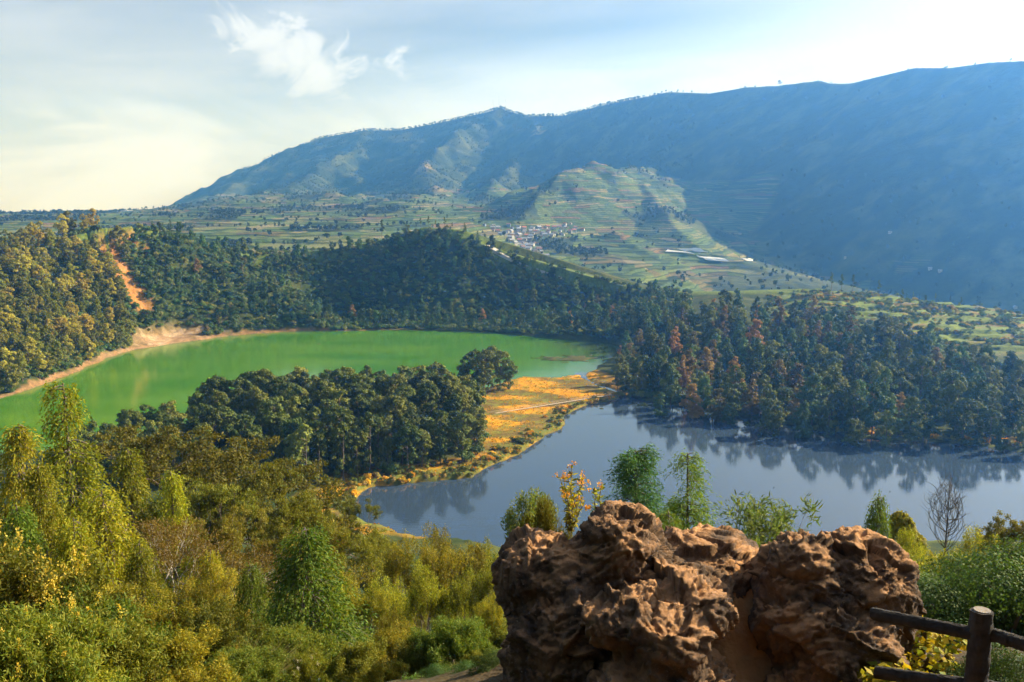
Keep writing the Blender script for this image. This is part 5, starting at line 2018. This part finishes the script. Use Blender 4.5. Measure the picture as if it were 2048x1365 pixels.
# radio masts on the summit
M_STEEL = plain_mat('mast_steel', (.5, .5, .5), (.6, .3, .25), .2, .5)
for px, pt, pb, lab in ((998, 194, 216, 'left radio mast on the wooded summit'), (1011, 197, 218, 'right radio mast on the wooded summit'), (986, 199, 216, 'short radio mast at the left on the wooded summit')):
    x, y, zt = [float(v) for v in at_dist(px, pt, 3584)]
    zb = ground_at(x, y) - 1
    h = zt - zb
    e = bpy.data.objects.new('radio_mast', None)
    COL.objects.link(e)
    e.location = (x, y, zb)
    leg = Geo()
    tube(leg, [[0, 0, 0], [0, 0, h]], [.28, .18], 4)
    mleg = leg.mesh('leg', [M_STEEL])
    for k in range(3):
        a_ = 2 * pi * k / 3
        obj('leg', mleg, e, (cos(a_) * .9, sin(a_) * .9, 0))
    br = Geo()
    for k in range(int(h / 3)):
        for q_ in range(3):
            a0, a1 = 2 * pi * q_ / 3, 2 * pi * (q_ + 1) / 3
            tube(br, [[cos(a0) * .9, sin(a0) * .9, k * 3], [cos(a1) * .9, sin(a1) * .9, k * 3 + 3]], [.12, .12], 3, False)
    obj('bracing', br.mesh('bracing', [M_STEEL]), e)
    di = Geo()
    tube(di, [[0, -1.0, h * .8], [0, -1.5, h * .8]], [.3, 1.0], 8)
    obj('dish', di.mesh('dish', [M_STEEL]), e)
    tag(e, lab, 'mast')

# trees standing out singly on crests
CR = Kind('crest_tree', broad_tree, M_DARKLEAF, 490, h=10, R=3.0, base=.35, ncl=14, per=50, ls=.6)
CP = Kind('crest_tree', column_tree, M_DARKLEAF, 491, h=12, R=1.6, base=.45, ncl=12, per=46, ls=.5)
for px, pt, d, lab, w in ((1560, 160, 2406, 'single round tree on the bare skyline of the great ridge', 1.5), (1482, 169, 2533, 'tiny tree on the ridge left of the single round one', 1.0), (1895, 130, 1874, 'little tree on the ridge far right', 1.0), (2022, 117, 1711, 'bush on the highest visible point of the ridge', 1.4)):
    x, y, zt = [float(v) for v in at_dist(px, pt, d)]
    zg = ground_at(x, y)
    CR.place(x, y, zg - 1, (13 if px == 1560 else 5.5) + 1, px * .1, lab, 'tree', None, wide=w)
rng = np.random.default_rng(495)


def on_rim(px, dy=0.):
    u = (px - CX) / FPX
    y = float(np.interp(u * .98, RIMX, RIM3[:, 1])) + dy
    depth = y * cos(TH) + (CAMZ - 40) * sin(TH)
    return u * depth, y


for px, pt, k, lab in ((842, 435, CP, 'slim tree first from the left on the terraced knoll'), (858, 432, CP, 'slim tree second from the left on the terraced knoll'), (872, 440, CP, 'slim tree third on the terraced knoll'), (890, 434, CP, 'tallest slim tree of the terraced knoll'),
                       (905, 444, CP, 'slim tree at the right of the knoll row'), (930, 445, K['cone0'], 'dark conifer on the right shoulder of the knoll'), (955, 462, K['cone1'], 'second dark conifer on the right shoulder of the knoll'), (765, 440, CP, 'lone slim tree on the crest left of the knoll'),
                       (985, 470, K['rim0'], 'round dark tree on the outer edge of the knoll'), (1128, 528, K['rim1'], 'leafy tree on the rim where the road runs'), (1665, 545, CP, 'slim tree on the plateau edge, leftmost of the row'), (1685, 548, CP, 'slim tree on the plateau edge, second of the row'), (1708, 549, CP, 'slim tree on the plateau edge, third of the row'),
                       (1760, 560, CP, 'thin tree on the plateau edge right of the first three'), (1808, 578, CP, 'slim tree midway along the plateau edge'), (1830, 583, CP, 'thin tree right of the middle of the plateau edge'), (1855, 590, CR, 'rounder tree on the plateau edge'), (1875, 586, CP, 'slim tree right of the rounder one'),
                       (1905, 592, CP, 'slim tree second from the right on the plateau edge'), (1927, 594, CP, 'rightmost slim tree on the plateau edge'), (440, 478, K['cone0'], 'dark conifer on the rim behind the landslide'), (330, 445, K['cone1'], 'dark conifer on top of the left hill'), (345, 440, K['cone0'], 'second dark conifer on top of the left hill'), (310, 442, K['cone1'], 'leftmost dark conifer on top of the left hill')):
    x, y = on_rim(px, rng.uniform(-3, 3))
    zt = float(at_dist(px, pt, y)[2])
    zg = ground_at(x, y)
    k.place(x, y, zg - .2, max(zt - zg, 3.5), px * .1, lab, 'tree', None)
# pale trees at the water's edge on the right
for px, py, h, k, lab in ((2030, 868, 13, K['yellow'], 'yellow topped tree on the right shore near the edge of view'), (1955, 878, 6, K['rust1'], 'small pinkish tree on the right shore'), (1712, 866, 3.5, K['bush1'], 'lone low bush on the dark right shore'), (1795, 872, 5, K['hill1'], 'small pale tree at the water on the right shore')):
    x, y = [float(v) for v in at_plane(px, py, 1.)]
    k.place(x, y, ground_at(x, y) - .1, h, px * .1, lab, 'tree', None)
x, y = [float(v) for v in between(np.array([492.]), np.array([.42]))[0]]
K['yellow'].place(x, y, ground_at(x, y), 13, 0, 'pale yellow green tree standing out on the crater wall', 'tree', None)
x, y = [float(v) for v in at_plane(438, 668, 1.)]
K['rust1'].place(x, y, ground_at(x, y), 6.5, 0, 'small russet tree on the sandy beach', 'tree', None)

# concrete lane along the crest of the rim
M_LANE = plain_mat('pale_lane', (.42, .40, .37), (.55, .53, .5), .3, .9)
pxs = np.linspace(975, 1135, 24)
g = Geo()
A_, B_ = [], []
for px in pxs:
    x, y = on_rim(px, 0)
    zc_ = float(np.interp(x / y, RIMX, RIM3[:, 2]))
    A_.append((x - 2, y - 2.0, zc_ + .8))
    B_.append((x + 2, y + 2.0, zc_ + .8))
n = len(pxs)
A_, B_ = np.array(A_), np.array(B_)
V_ = np.concatenate([A_, B_, A_ - [0, 0, 2.5], B_ - [0, 0, 2.5]])
g.add(V_, [[i, i + 1, n + i + 1, n + i] for i in range(n - 1)] + [[2 * n + i, 2 * n + i + 1, i + 1, i] for i in range(n - 1)] + [[n + i, n + i + 1, 3 * n + i + 1, 3 * n + i] for i in range(n - 1)])
tag(obj('lane', g.mesh('lane', [M_LANE])), kind='structure')
